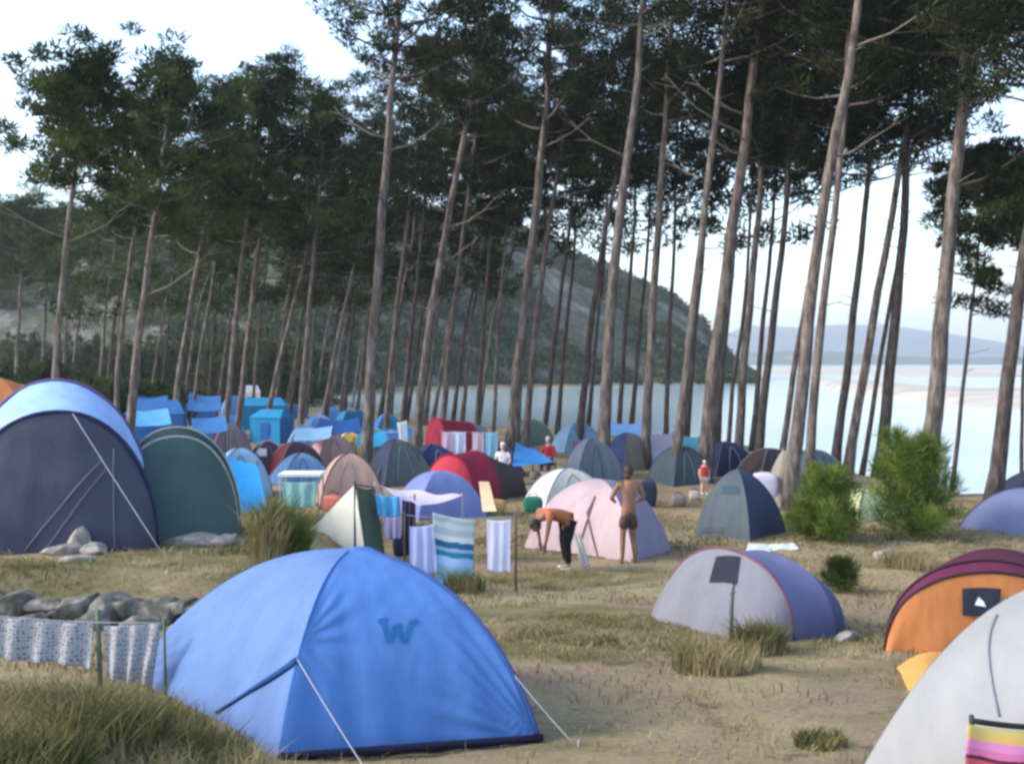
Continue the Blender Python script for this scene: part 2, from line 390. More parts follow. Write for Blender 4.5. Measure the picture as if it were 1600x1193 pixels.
T([(848,690),(866,540),(884,400),(895,310)], 12, d=46, H=16.5, c0=.63, cr=2.8, dark=True, label='dark thin pine over the grey green dome by the water')
T([(903,715),(922,520),(942,380),(968,250)], 17, d=42, H=18, c0=.62, cr=3.0, dark=True, label='dark pine at the left end of the maroon windbreak')
T([(943,748),(948,580),(962,380),(985,220),(1000,90),(1006,-20)], 27, H=20, c0=.72, cr=3.4, dead=2, label='tallest pale pine standing right behind the pink dome tent')
T([(966,700),(976,520),(992,350)], 11, d=45, H=17, c0=.62, cr=2.8, dark=True, label='thin dark pine just right of the tallest pale trunk')
T([(1008,738),(1014,580),(1024,420),(1042,160)], 21, d=35, H=18.5, c0=.67, cr=3.2, label='straight pine behind the beige and navy dome')
T([(1040,712),(1046,520),(1056,350)], 11, d=43, H=17, c0=.62, cr=2.8, dark=True, label='thin dark pine behind the grey lilac tarp')
T([(1053,768),(1072,580),(1098,360),(1118,190),(1130,80)], 21, d=31, H=18.5, c0=.7, cr=3.0, dead=1, label='pine leaning right beside the teal tarp')
T([(1098,752),(1114,590),(1140,400),(1168,190),(1192,-10)], 32, d=32, H=20.5, c0=.72, cr=3.6, dead=4, label='thick pine with long bare branches behind the dark grey pyramid tent')
T([(1136,735),(1146,600),(1158,520)], 10, d=37, H=15.5, c0=.66, cr=2.5, dark=True, label='dark thin pine between two thick trunks behind the pyramid tent')
T([(1152,742),(1164,560),(1182,370)], 20, d=35, H=17, c0=.62, cr=3.1, label='grey pine over the peak of the dark grey pyramid tent')
T([(1182,745),(1200,580),(1222,380)], 19, d=34.5, H=16.5, c0=.62, cr=3.0, dark=True, label='dark pine behind the white bundle by the pyramid tent')
T([(1220,725),(1246,540),(1284,330)], 14, d=37, H=17, c0=.60, cr=3.5, dens=1.3, label='strongly leaning slim pine over the beige canvas')
T([(1234,795),(1256,590),(1284,330),(1322,130),(1342,0)], 31, H=18.5, c0=.74, cr=3.4, dead=4, label='thick pale pine rooted between the beige canvas and the left green shrub')
T([(1262,780),(1280,540),(1308,290)], 21, d=29, H=17, c0=.66, cr=2.8, label='pine leaning close behind the thick pale trunk by the left shrub')
T([(1304,745),(1322,580),(1350,350)], 19, d=34, H=16.5, c0=.60, cr=3.6, dens=1.4, dark=True, label='dark pine rising above the left green shrub')
T([(1324,748),(1352,560),(1392,350),(1432,120)], 20, d=33, H=18.5, c0=.65, cr=3.0, dead=1, label='pine crossing behind its neighbours above the gap between the shrubs')
T([(1346,742),(1378,540),(1412,370)], 11, d=34.5, H=17, c0=.62, cr=2.8, dark=True, label='thin dark pine leaning above the gap between the shrubs')
T([(1374,752),(1392,560),(1415,350)], 25, d=33, H=18, c0=.60, cr=3.9, dens=1.5, dark=True, label='sturdy dark pine at the left edge of the right shrub')
T([(1446,780),(1462,600),(1482,400),(1502,200),(1510,40)], 38, d=28, H=18.5, c0=.66, cr=4.0, dens=1.4, dead=3, label='thickest pine rising behind the right green shrub')
T([(1488,760),(1508,590),(1528,410)], 10, d=30, H=10.2, c0=.72, cr=1.8, dead=2, dark=True, label='thin bare pine between the right shrub and the shore')
T([(1552,800),(1572,610),(1598,430),(1640,200)], 32, d=25.5, H=17, c0=.64, cr=3.7, dens=1.5, dark=True, dead=2, label='dark pine standing behind the blue tent at the right edge')
T([(1625,830),(1642,560),(1660,300)], 30, d=23, H=16.5, c0=.58, cr=3.8, dens=1.4, label='pine just past the right edge whose crown hangs into view', dark=True)
T([(1598,770),(1600,600),(1606,470)], 9, d=28.5, H=9.8, c0=.55, cr=2.2, dark=True, label='young pine at the right edge with a low dark crown')
# crowns at the far left skyline
T([(22,700),(26,560),(34,430)], 10, d=70, H=15.6, c0=.62, cr=3.4, green=1, label='round topped pine low on the left skyline', group='pines on the left skyline', lod=1)
for px in (-70, -25, 62, 96):
    T([(px,700),(px+5,560),(px+11,430)], 9, d=72 + (px % 7), H=15.2 + (px % 5) * .2, c0=.6, cr=3.4, green=1, label='round topped pine in the low row on the left skyline', group='pines on the left skyline')
# the dense stand further back
k = 0
for px, d, H in [(392,62,17),(420,74,18),(428,58,16.5),(446,80,19),(452,66,17.5),(478,72,18),(490,85,19),(508,62,16.5),(514,78,18.5),(530,70,18),(536,60,16.5),(545,88,19.5),(556,66,18),(590,60,17.5),(598,72,19),(608,56,17),(634,62,18.5),(664,60,18),(674,57,17.5),(706,58,17),(722,60,18),(745,56,18),(160,62,15.5),(150,58,13.5),(230,66,16),(248,74,17),(280,58,15.5),(300,80,18),(322,62,16.5),(336,70,17),(105,66,14)]:
    s = 18 + (k * 37 % 23)
    T([(px,565+3.8*F/d),(px+s*.8,480),(px+s*1.7,380)], .34*F/d, d=d, H=H, c0=.42, cr=3.3, lod=0, green=1 if px < 420 else 0, dark=(k % 3 == 1), seed=100+k, flatc=.7,
      label=('slim far pine in the dense stand behind the blue tents' if px > 380 else 'slim far pine behind the leaning trunks at left'), group=('dense far stand of slim pines' if px > 380 else 'far pines at left')); k += 1
for px, d, H in [(822,54,16.5),(870,52,16.5),(918,55,17),(985,50,17),(1072,46,16),(1120,44,15.5),(1176,42,15)]:
    T([(px,565+3.8*F/d),(px+14,520),(px+28,390)], .34*F/d, d=d, H=H, c0=.56, cr=3.0, lod=0, dark=True, seed=200+px, flatc=.7,
      label='slim dark pine on the shore seen between nearer trunks', group='slim pines along the shore')

# ------------------------------------------------------------------ shrubs and grass
shrubm = leafmat('young_pine', [(.035, .07, .012), (.10, .15, .026), (.21, .26, .06)], 2.2)
darkshrub = leafmat('dark_shrub', [(.02, .035, .015), (.04, .06, .022), (.09, .11, .035)], 1.1)
def shrub(name, px, d, w, h, label, m, cat='shrub', group=None, spikes=14, leaf=(.16, .02), per=150, seed=0):
    rs = random.Random(seed + px); base = D(px, d); root = empty(name, base, label, cat, group)
    cen = []; rr = []; mb = MB()
    mb.tube([base - Vector((0, 0, .1)), base + Vector((.02, 0, h * .5)), base + Vector((.04, 0, h * .9))], [.05, .035, .01], 6)
    for k in range(spikes):
        a = rs.uniform(0, 6.28); s = rs.random(); hh = h * (.08 + .8 * s); ln = w * .5 * (1.05 - .62 * s) * rs.uniform(.65, 1.1)
        o = base + Vector((0, 0, hh * .5)); e = base + Vector((math.cos(a) * ln, math.sin(a) * ln, hh + h * .1))
        mb.tube([o, e], [.016, .006], 4, cap=False)
        for q in (.45, .75, 1.0): cen.append(o.lerp(e, q)); rr.append(rs.uniform(.12, .22) * min(w, h) * (1.15 if q < 1 else .75))
    for k in range(7):
        a = rs.uniform(0, 6.28); q0 = base + Vector((math.cos(a) * w * .2 * rs.random(), math.sin(a) * w * .2 * rs.random(), h * .5)); q1 = q0 + Vector((math.cos(a) * w * .12, 0, h * rs.uniform(.3, .6)))
        mb.tube([q0, q1], [.014, .006], 4, cap=False)
        for f_ in (.3, .55, .8, 1): cen.append(q0.lerp(q1, f_)); rr.append(.055 * w * (1.4 - f_))
    mb.build('stem', bark, root)
    V, Fq = leaves(np.array([tuple(c) for c in cen]), np.array(rr), per, leaf[0], leaf[1], flat=1.0, upb=.7)
    V[:, 2] = np.maximum(V[:, 2], base.z - .02)
    link('foliage', np_mesh('foliage', V, Fq), m, root, smooth=False); return root
shrub('pine_shrub', 1294, 20.6, 1.5, 1.45, 'low bright green pine shrub, left of the pair', shrubm, seed=3, spikes=30, leaf=(.2, .014), per=120)
shrub('pine_shrub', 1426, 21.4, 1.95, 2.15, 'taller bright green pine shrub, right of the pair', shrubm, seed=5, spikes=36, leaf=(.2, .014), per=130)
shrub('shrub', 1316, 14.0, .52, .42, 'small green shrub behind the lavender tunnel tent', leafmat('mid_shrub', [(.03, .05, .015), (.06, .085, .025), (.12, .14, .045)], .8), seed=1, spikes=9, leaf=(.14, .012), per=60)
for q, (px, d, w, h) in enumerate([(-30, 45, 7, 3.3), (40, 48, 7, 3.6), (120, 46, 6, 2.6), (175, 50, 6, 2.6), (240, 52, 5, 2.3), (-90, 42, 6, 3.8)]):
    shrub('shrub', px, d, w, h, 'dark green thicket bush behind the left tunnel tents', darkshrub if q % 2 else leafmat('mid_shrub', [(.03, .05, .015), (.06, .085, .025), (.12, .14, .045)], .8), group='bushes behind the left tents', seed=q, spikes=26, leaf=(.3, .11), per=60)

for q in range(30):
    px = -60 + q * 19 + (q * 37 % 11); d = 84 + (q * 53 % 22); h = 3.0 + (q * 29 % 17) * .2
    if px > 505: continue
    shrub('shrub', px, d, 6 + (q % 3), h, 'dusty green bush in the undergrowth between the far trunks', leafmat('dusty', [(.03, .04, .02), (.065, .075, .035), (.13, .13, .075)], .4) if q % 3 else darkshrub, group='undergrowth bushes behind the far pines', seed=60 + q, spikes=16, leaf=(.42, .17), per=34)
def grass_blades(P0, h, w, lean=.35):
    n = len(P0); a = rng.random(n) * 6.283; d = np.stack([np.cos(a), np.sin(a), np.zeros(n)], 1)
    b = rng.random(n) * 6.283; s = np.stack([np.cos(b), np.sin(b), np.zeros(n)], 1) * (w * (.6 + .8 * rng.random(n)))[:, None]
    hh = h * (.45 + .8 * rng.random(n)); up = np.zeros((n, 3)); up[:, 2] = 1
    m1 = P0 + up * (hh * .6)[:, None] + d * (hh * lean * .35)[:, None]; tp = P0 + up * hh[:, None] + d * (hh * lean * (1 + rng.random(n)))[:, None]
    V = np.stack([P0 - s, P0 + s, m1 + s * .7, m1 - s * .7, tp], 1).reshape(-1, 3); i = np.arange(n) * 5
    Fq = np.concatenate([np.stack([i, i + 1, i + 2, i + 3], 1)]); Ft = np.stack([i + 3, i + 2, i + 4, i + 4], 1)
    return V, Fq, Ft
def grass_obj(name, P0, h, w, m, lean=.35, parent=None):
    V, Fq, Ft = grass_blades(P0, h, w, lean)
    me = bpy.data.meshes.new(name); n = len(Fq)
    me.vertices.add(len(V)); me.vertices.foreach_set('co', np.ascontiguousarray(V, np.float32).ravel())
    lv = np.concatenate([Fq, Ft[:, :3]], 1)  # 7 loops per blade
    me.loops.add(n * 7); me.loops.foreach_set('vertex_index', np.ascontiguousarray(lv, np.int32).ravel())
    me.polygons.add(n * 2); st = np.stack([np.arange(n) * 7, np.arange(n) * 7 + 4], 1).ravel().astype(np.int32)
    me.polygons.foreach_set('loop_start', st); me.polygons.foreach_set('loop_total', np.tile([4, 3], n).astype(np.int32))
    me.update(calc_edges=True); return link(name, me, m, parent, smooth=False)
strawm = leafmat('dry_grass', [(.14, .125, .05), (.27, .22, .11), (.42, .34, .2)], 1.3)
greeng = leafmat('green_grass', [(.06, .065, .024), (.13, .125, .05), (.30, .26, .13)], 1.6)
def scatter(n, x0, x1, y0, y1, fn):
    x = x0 + (x1 - x0) * rng.random(n); y = y0 + (y1 - y0) * rng.random(n) ** 1.4
    keep = rng.random(n) < fn(x, y); x, y = x[keep], y[keep]; return np.stack([x, y, terr(x, y) - .01], 1)
def worn(x, y): return 1 - .72 * np.exp(-((x - (.6 + .12 * (y - 6))) / (1.6 + .05 * y)) ** 2) * (y < 19)
def npn(x, y, s, o=0.): return np.array([mnoise.noise(Vector((a * s + o, b * s, 0))) for a, b in zip(x, y)])
def tent_clear(x, y):  # keep blades out of the tent interiors in front
    c = ((x + 1.35) / 1.35) ** 2 + ((y - 7.5) / 1.05) ** 2 > 1
    c &= ((x - 2.6) / 1.1) ** 2 + ((y - 11.2) / 1.1) ** 2 > 1
    return c
def dens1(x, y): return np.clip(.42 + 1.1 * npn(x, y, .55), .03, 1) * worn(x, y) * tent_clear(x, y) * (np.abs(x) < y * .56 + .8)
P0 = scatter(330000, -13, 13, 3.2, 27, dens1)
o = grass_obj('grass', P0, np.full(len(P0), .045) + .05 * rng.random(len(P0)), .0022 + P0[:, 1] * .0004, strawm, .7); tag(o, 'short dry straw grass scattered over the trodden ground', 'grass', kind='stuff')
def dens2(x, y): return np.clip(-.05 + 1.6 * npn(x, y, .42, 7), 0, 1) * worn(x, y) * tent_clear(x, y) * (np.abs(x) < y * .56 + .8)
P1 = scatter(170000, -13, 13, 3.2, 27, dens2)
o = grass_obj('grass', P1, np.full(len(P1), .06) + .06 * rng.random(len(P1)), .0025 + P1[:, 1] * .0004, greeng, .5); tag(o, 'olive green grass patches between the tents', 'grass', kind='stuff')
# tall grass bank in the left foreground, running along the foot of the blue tent
n = 90000; x = -5.2 + 6.0 * rng.random(n); y = 4.0 + 3.6 * rng.random(n)
edge = np.interp(x, [-5.2, -3.0, -2.3, -1.7, -1.2, -.5, .8], [7.3, 7.2, 6.9, 6.1, 5.55, 5.2, 4.6])
k_ = (y < edge) & (np.abs(x) < y * .6 + .3); x, y = x[k_], y[k_]
hh = np.interp(x, [-4.5, -2.6, -2.2, -1.4, -.4, .8], [.22, .21, .17, .16, .13, .08])
gm = npn(x, y, 1.1, 3) > .08
for sel, m, lb in ((gm & (x < -2.0) | (npn(x, y, 2.1, 1) > .28), greeng, 'tall green grass on the bank in the left foreground'), (None, strawm, 'tall dry grass along the front of the large blue tent')):
    if sel is None: s_ = ~last
    else: s_ = sel; last = sel
    Q = np.stack([x[s_], y[s_], terr(x[s_], y[s_]) - .02], 1); o = grass_obj('grass', Q, hh[s_] * (.5 + .8 * rng.random(s_.sum())), .0038, m, .5); tag(o, lb, 'grass', kind='stuff')
def tuft(px, py, r, h, n, m, label, name='grass_tuft', w=.007, lean=.35, group=None, d=None):
    b = G(px, py) if d is None else D(px, d); a = rng.random(n) * 6.283; q = r * np.sqrt(rng.random(n))
    X = b.x + q * np.cos(a); Y = b.y + q * np.sin(a)
    o = grass_obj(name, np.stack([X, Y, terr(X, Y) - .01], 1), np.full(n, h), w, m, lean); origin_to(o, b); return tag(o, label, 'grass tuft', group)
tuft(1185, 1018, .25, .30, 900, greeng, 'dark green grass tuft at the foot of the lavender tent')
tuft(1120, 1045, .38, .26, 900, strawm, 'pale dry grass tuft in front of the lavender tent')
tuft(440, 876, .34, .78, 1900, leafmat('reed_green', [(.04, .06, .015), (.09, .12, .03), (.16, .19, .06)], 2), 'tall reedy green grass clump left of the cream ridge tent', w=.008, lean=.3)
tuft(418, 880, .25, .7, 400, strawm, 'dry reeds beside the green clump near the ridge tent', w=.011, lean=.25)
tuft(1282, 1165, .16, .1, 400, greeng, 'small green tuft on bare ground at lower right')
tuft(40, 1110, .28, .36, 700, greeng, 'dark tall grass clump at the bottom left corner', d=5.2)
tuft(160, 1110, .3, .36, 900, greeng, 'dark grass clump at the foot of the green stake', d=5.8)
tuft(965, 985, 1.15, .07, 4200, greeng, 'low dark green grass patch on the clearing left of the lavender tent', w=.004, lean=.8)
tuft(960, 990, 1.5, .07, 4500, strawm, 'low straw grass mixed around the green patch on the clearing', w=.004, lean=.8)
tuft(870, 905, 1.1, .08, 5000, strawm, 'low straw grass patch before the pink tent', w=.004, lean=.8)
tuft(1420, 885, .5, .3, 800, strawm, 'dry grass under the green shrubs at right')

# ------------------------------------------------------------------ stones
stonem = base_mat('lichen_stone', [(.05, .052, .04), (.11, .105, .088), (.24, .215, .185)], scale=5, rough=.9, bump=.8, bscale=12)
palestone = base_mat('pale_stone', [(.15, .125, .11), (.26, .225, .20), (.37, .33, .30)], scale=5, rough=.9, bump=.8, bscale=12)
def rock(p, s, m, label, group, seed, name='boulder'):
    bm = bmesh.new(); bmesh.ops.create_icosphere(bm, subdivisions=4, radius=1)
    rk_ = random.Random(seed * 11 + 5); planes = [(Vector((rk_.gauss(0, 1), rk_.gauss(0, 1), rk_.gauss(0, 1))).normalized(), rk_.uniform(.55, .85)) for _ in range(14)]
    for v in bm.verts:
        q = v.co.copy(); f = 1 + .28 * mnoise.noise(q * 1.1 + Vector((seed * 3.1, 0, 0))) + .12 * mnoise.noise(q * 3 + Vector((0, seed, 0))) + .04 * mnoise.noise(q * 8)
        q = q * f
        for n_, h_ in planes:
            e_ = q.dot(n_) - h_
            if e_ > 0: q = q - n_ * e_ * .93
        q += q.normalized() * .03 * mnoise.noise(q * 7 + Vector((seed, 0, 0)))
        v.co = Vector((q.x * s[0], q.y * s[1], q.z * s[2])) * 1.15
    me = bpy.data.meshes.new(name); bm.to_mesh(me); bm.free()
    o = link(name, me, m); o.location = p + Vector((0, 0, s[2] * (.45 if group != 'stones along the low bank' else .15))); o.rotation_euler = (0, 0, seed * 1.3); return tag(o, label, 'rock', group)
for k, (px, w, h) in enumerate([(-20, .34, .25), (25, .3, .24), (72, .3, .2), (118, .34, .28), (165, .3, .3), (205, .26, .25), (243, .28, .26), (280, .25, .2), (310, .22, .18), (45, .26, .2), (140, .24, .2), (225, .22, .18)]):
    low = k > 8; d = 11.5 if not low else 11.1
    rock(D(px, d), (w * .92, .24, h * .66), stonem, 'grey lichened stone in the low bank above the hanging cloth', 'stones along the low bank', k)
for k, (px, py, w, h, lb) in enumerate([(98, 866, .26, .12, 'flat pale stone at the left end of the stone heap'), (125, 862, .24, .22, 'largest pale stone of the heap before the grey tent'), (152, 866, .18, .12, 'rounded pale stone at the right end of the heap'), (120, 878, .14, .08, 'small tan stone in front of the heap')]):
    rock(G(px, py), (w, .2, h), palestone, lb, 'heap of stones before the grey tent', 20 + k)
for k, (px, py, w, h, lb) in enumerate([(1385, 872, .2, .13, 'whitish stone at the foot of the green shrubs'), (305, 852, .5, .12, 'long low brown rock before the green tunnel tent'), (350, 852, .3, .14, 'rounded brown rock right of the green tunnel tent'), (1325, 1000, .09, .07, 'small pale stone beside the lavender tent')]):
    rock(G(px, py), (w, .2, h), palestone, lb, None, 40 + k)

# ------------------------------------------------------------------ tents
white_rope = plain('rope', (.30, .31, .34)); darkpole = plain('dark_pole', (.03, .03, .04), .5); steel = plain('steel', (.3, .3, .3), .4)
def sag_line(a, b, n=8, sag=.0): return [a.lerp(b, i / n) - Vector((0, 0, sag * 4 * (i / n) * (1 - i / n))) for i in range(n + 1)]
def guy(root, a, b, r=.006, m=None):
    g = MB().tube(sag_line(a, b, 6, .01), r, 5).build('guy_line', m or white_rope, root)
    dr = (b - a); dr.z = 0; dr = dr.normalized() if dr.length > 0 else Vector((1, 0, 0))
    MB().tube([b + Vector((0, 0, .05)) + dr * .02, b - Vector((0, 0, .12))], [.006, .004], 5).build('peg', steel, root)
def dome(name, label, corners, apex, cols, cat='tent', group=None, pole=None, pole_r=.012, rise=.8, wr=.012, rnd=.5, valance=True, extra=None, sagin=.03, res=(26, 20)):
    """crossed-pole dome: corners (world, ground), apex; panel k spans corner k..k+1"""
    n = len(corners); base = sum(corners, Vector()) / n; base.z = tz(base.x, base.y)
    root = empty(name, base, label, cat, group)
    def polep(k, t):
        c = corners[k % n]; t = min(1., max(0., t)); rk = rnd[k % n] if isinstance(rnd, (list, tuple)) else rnd; s = rk * (1 - max(0., math.cos(t * math.pi / 2)) ** rise) + (1 - rk) * t; z = math.sin(t * math.pi / 2) ** .92
        return Vector((c.x + (apex.x - c.x) * s, c.y + (apex.y - c.y) * s, c.z + (apex.z - c.z) * z))
    def mk(k):
        def f(u, t, off=0.):
            t = min(1., max(0., t)); u = min(1., max(0., u))
            a = polep(k, t); b = polep(k + 1, t); p = a.lerp(b, u)
            out = (p - base); out.z = 0; out = out.normalized() if out.length > 1e-6 else Vector()
            e = 4 * u * (1 - u); p -= out * (sagin * e * (1 - t) * (b - a).length)
            w = wr * (1 - t) ** 1.5 * (math.sin(u * 37 + 5 * t) * (1 - u) ** 2 + math.sin((1 - u) * 33 + 4 * t) * u ** 2 + .5 * math.sin(u * 17 + k)) + wr * .6 * mnoise.noise(p * 2.5)
            if extra: w += extra(k, u, t)
            return p + out * (w + off)
        return f
    fs = []
    for k in range(n):
        f = mk(k); fs.append(f)
        link('panel', grid_mesh('panel', lambda u, t: f(u, t * .999), res[0], res[1]), cols[k % len(cols)], root)
    if pole is not None:
        for k in range(n): MB().tube([polep(k, i / 16 * .985) + Vector((0, 0, .006)) for i in range(17)], pole_r, 6).build('pole', pole, root)
    return root, fs, polep
def rect_px(x0, x1, yb, yt, asp=.8, rot=25, d=None):
    """rotated rectangular footprint whose picture width runs x0..x1 with its front corner on row yb; apex on row yt"""
    d0 = d or G((x0 + x1) / 2, yb).y; ph = R(rot); dc = d0
    for _ in range(4):
        W = (x1 - x0) / F * dc / 2; a = W / (abs(math.cos(ph)) + asp * abs(math.sin(ph))); b = a * asp
        dc = d0 + a * abs(math.sin(ph)) + b * abs(math.cos(ph))
    cx = ((x0 + x1) / 2 - 800) / F * dc; cs = []
    for sx, sy in ((-1, -1), (1, -1), (1, 1), (-1, 1)):
        x = cx + sx * a * math.cos(ph) - sy * b * math.sin(ph); y = dc + sx * a * math.sin(ph) + sy * b * math.cos(ph)
        cs.append(Vector((x, y, tz(x, y))))
    ap = P((x0 + x1) / 2, yt, dc); return cs, ap
GRIDS = {}
def on_panel(f, px, py):
    best = None
    if f not in GRIDS: GRIDS[f] = [(i / 40, j / 40, proj(f(i / 40, j / 40))) for i in range(41) for j in range(41)]
    for u_, v_, q in GRIDS[f]:
        if 1:
            i = u_ * 40; j = v_ * 40; e = (q[0] - px) ** 2 + (q[1] - py) ** 2
            if best is None or e < best[0]: best = (e, i / 40, j / 40)
    _, u0, t0 = best
    for s in (.01, .003, .001):
        for _ in range(12):
            c = min(((proj(f(u0 + a * s, t0 + b * s))[0] - px) ** 2 + (proj(f(u0 + a * s, t0 + b * s))[1] - py) ** 2, u0 + a * s, t0 + b * s) for a in (-1, 0, 1) for b in (-1, 0, 1))
            _, u0, t0 = c
    return u0, t0
def stroke_on(f, pts, w, name, m, root, off=.006):
    """ribbon of px width w following px points over a panel surface"""
    mb = MB()
    for (x0, y0), (x1, y1) in zip(pts, pts[1:]):
        dx, dy = x1 - x0, y1 - y0; l = math.hypot(dx, dy); nx, ny = -dy / l * w / 2, dx / l * w / 2
        ns = 5; A = []
        for i in range(ns + 1):
            t = i / ns
            for s in (-1, 1):
                u, v = on_panel(f, x0 + dx * t + nx * s, y0 + dy * t + ny * s); A.append(f(u, v, off))
        for i in range(ns): mb.poly([A[2 * i], A[2 * i + 1], A[2 * i + 3], A[2 * i + 2]])
    return mb.build(name, m, root)

# --- the large blue dome in front
blue_lit = fab('blue_lit_side', (.125, .21, .43), .2, .35, 4); blue_shaded = fab('blue_shaded_side', (.075, .175, .43), .1, .35, 4)  # one blue fly: sunlit left and shaded right painted into the panel colours
cs = [Vector((-3.14, 8.15, 0)), Vector((-1.42, 6.0, 0)), Vector((.17, 6.55, 0)), Vector((-.9, 8.9, 0))]
for c in cs: c.z = tz(c.x, c.y)
cs[0].z += .02
ap = P(548, 859, 7.4)
def creases(k, u, t):
    if k == 1:
        a = math.atan2(t, 1 - u); w = .016 * math.sin(a * 26) * math.exp(-((1 - u) ** 2 + t * t) / .13) * min(1, (1 - u + t) * 6)
        a = math.atan2(t - .40, u + .02); return w + .014 * math.sin(a * 15 + 1) * math.exp(-(u * u + (t - .40) ** 2) / .07) * min(1, u * 8)
    if k == 0:
        a = math.atan2(t - .40, 1.02 - u); return .010 * math.sin(a * 13) * math.exp(-((1 - u) ** 2 + (t - .40) ** 2) / .06) * min(1, (1 - u) * 8) + .008 * math.sin(math.atan2(t, u) * 18) * math.exp(-(u * u + t * t) / .12)
    return 0
root, fs, polep = dome('dome_tent', 'large blue dome tent in the foreground with a W mark', cs, ap, [blue_lit, blue_shaded, blue_shaded, blue_lit], rise=.80, rnd=[.16, .42, .55, .45], wr=.014, res=(110, 80), sagin=.02, extra=creases)
MB().tube([polep(1, i / 24 * .98) + Vector((-.001, -.004, .003)) for i in range(25)], .007, 6).build('seam', fab('seam_blue', (.09, .2, .5)), root)
wl = plain('logo_teal', (.008, .10, .26))
for pts in ([(597,968),(607,1003)], [(607,1003),(619,975)], [(619,975),(631,1003)], [(631,1003),(643,968)], [(590,970),(604,966)], [(612,981),(626,975)], [(638,974),(652,968)]):
    stroke_on(fs[1], pts, 7.5, 'logo', wl, root, .008)
# dark fold strut, guy line and tie point
u0, t0 = on_panel(fs[0], 498, 1040); u1, t1 = on_panel(fs[0], 338, 1112)
strip = []
for i in range(15):
    q = i / 14; strip.append(fs[0](u0 + (u1 - u0) * q, t0 + (t1 - t0) * q, .012))
MB().tube(strip, [.028 - .02 * i / 14 for i in range(15)], 6).build('storm_flap', fab('flap_blue', (.035, .09, .26)), root)
tie = polep(1, on_panel(lambda u, t: polep(1, t), 500, 1036)[1])
g2 = P(592, 1200, 5.5); g2.z = tz(g2.x, g2.y); guy(root, tie + Vector((0, -.02, 0)), g2, .0045)
for k in (1, 2):
    a, b = cs[k], cs[(k + 1) % 4]
    MB().tube([a.lerp(b, i / 10) + Vector((.02, -.02, .03)) for i in range(11)], .028, 6).build('groundsheet', fab('black_hem', (.012, .012, .03), 0), root)
ev = base_mat('plain_navy_edge', [(.03, .06, .2), (.04, .08, .25)])
MB().tube([polep(2, i / 20 * .9) + Vector((.015, 0, 0)) for i in range(21)], .016, 6).build('pole', ev, root)
for k in (0, 2):
    e = cs[k] + (cs[k] - ap).normalized() * .35; e.z = tz(e.x, e.y); guy(root, polep(k, .25), e, .005)

# --- tunnel tents
def tunnel(name, label, A, B, secs, cols, cat='tent', group=None, rim=None, rim_r=.02, front=None, fpush=.0, fcol=None, back=.4, bcol=None, pw=.75, wr=.01, n=30, hs=1.):
    """A,B: front arch feet (world). secs: (distance back, half width scale, height, side shift). cols per bay."""
    A = Vector(A); B = Vector(B); mid = (A + B) / 2; ac = (B - A); ac.z = 0; hw = ac.length / 2; ac.normalize(); bk = Vector((-ac.y, ac.x, 0))
    base = mid.copy(); base.z = tz(mid.x, mid.y); root = empty(name, base, label, cat, group)
    def arch(sec, a):
        dist, ws, h, sh = sec; c = math.cos(a); s = max(0., math.sin(a))
        x = -math.copysign(abs(c) ** pw, c) * hw * ws
        p = mid + bk * dist + ac * (x + sh); z0 = tz(p.x, p.y); p.z = z0 + h * abs(s) ** .9; return p
    for k in range(len(secs) - 1):
        s0, s1 = secs[k], secs[k + 1]
        def f(u, v):
            a = u * math.pi; p = arch(s0, a).lerp(arch(s1, a), v); o = (p - (mid + bk * (s0[0] + s1[0]) / 2)); o.normalize()
            e = 4 * v * (1 - v); return p - o * (.03 * e * hw) + o * wr * mnoise.noise(p * 3)
        link('panel', grid_mesh('panel', f, n, 10), cols[k % len(cols)], root)
    if fcol is not None:
        def ff(u, v):
            u = min(1., max(0., u)); v = min(1., max(0., v))
            a = u * math.pi; p = arch(secs[0], a); q = arch((secs[0][0], secs[0][1], 0, secs[0][3]), a) - bk * (fpush * max(0., math.sin(a)) ** .6)
            q.z = tz(q.x, q.y) + .01; r = p.lerp(q, v)
            return r - bk * (fpush * .12 * max(0., math.sin(v * math.pi))) + bk * wr * 1.6 * (mnoise.noise(r * 2.2) + .6 * math.sin(u * 26 + v * 3) * v * v)
        link('front_panel', grid_mesh('front_panel', ff, 44, 18), fcol, root)
        front_fn = ff
    else: front_fn = None
    if bcol is not None:
        sl = secs[-1]
        def fb(u, v):
            a = u * math.pi; p = arch(sl, a); q = arch((sl[0], sl[1], 0, sl[3]), a) + bk * (back * max(0., math.sin(a)) ** .6); q.z = tz(q.x, q.y) + .01
            return p.lerp(q, v)
        link('back_panel', grid_mesh('back_panel', fb, n, 8), bcol, root)
    if rim is not None:
        for k, sec in enumerate(secs):
            m = rim if not isinstance(rim, (list, tuple)) else rim[min(k, len(rim) - 1)]
            if m is None: continue
            MB().tube([arch(sec, i / 30 * math.pi) + Vector((0, 0, .008)) for i in range(31)], rim_r, 6).build('pole', m, root)
    return root, arch, front_fn, (mid, ac, bk, hw)

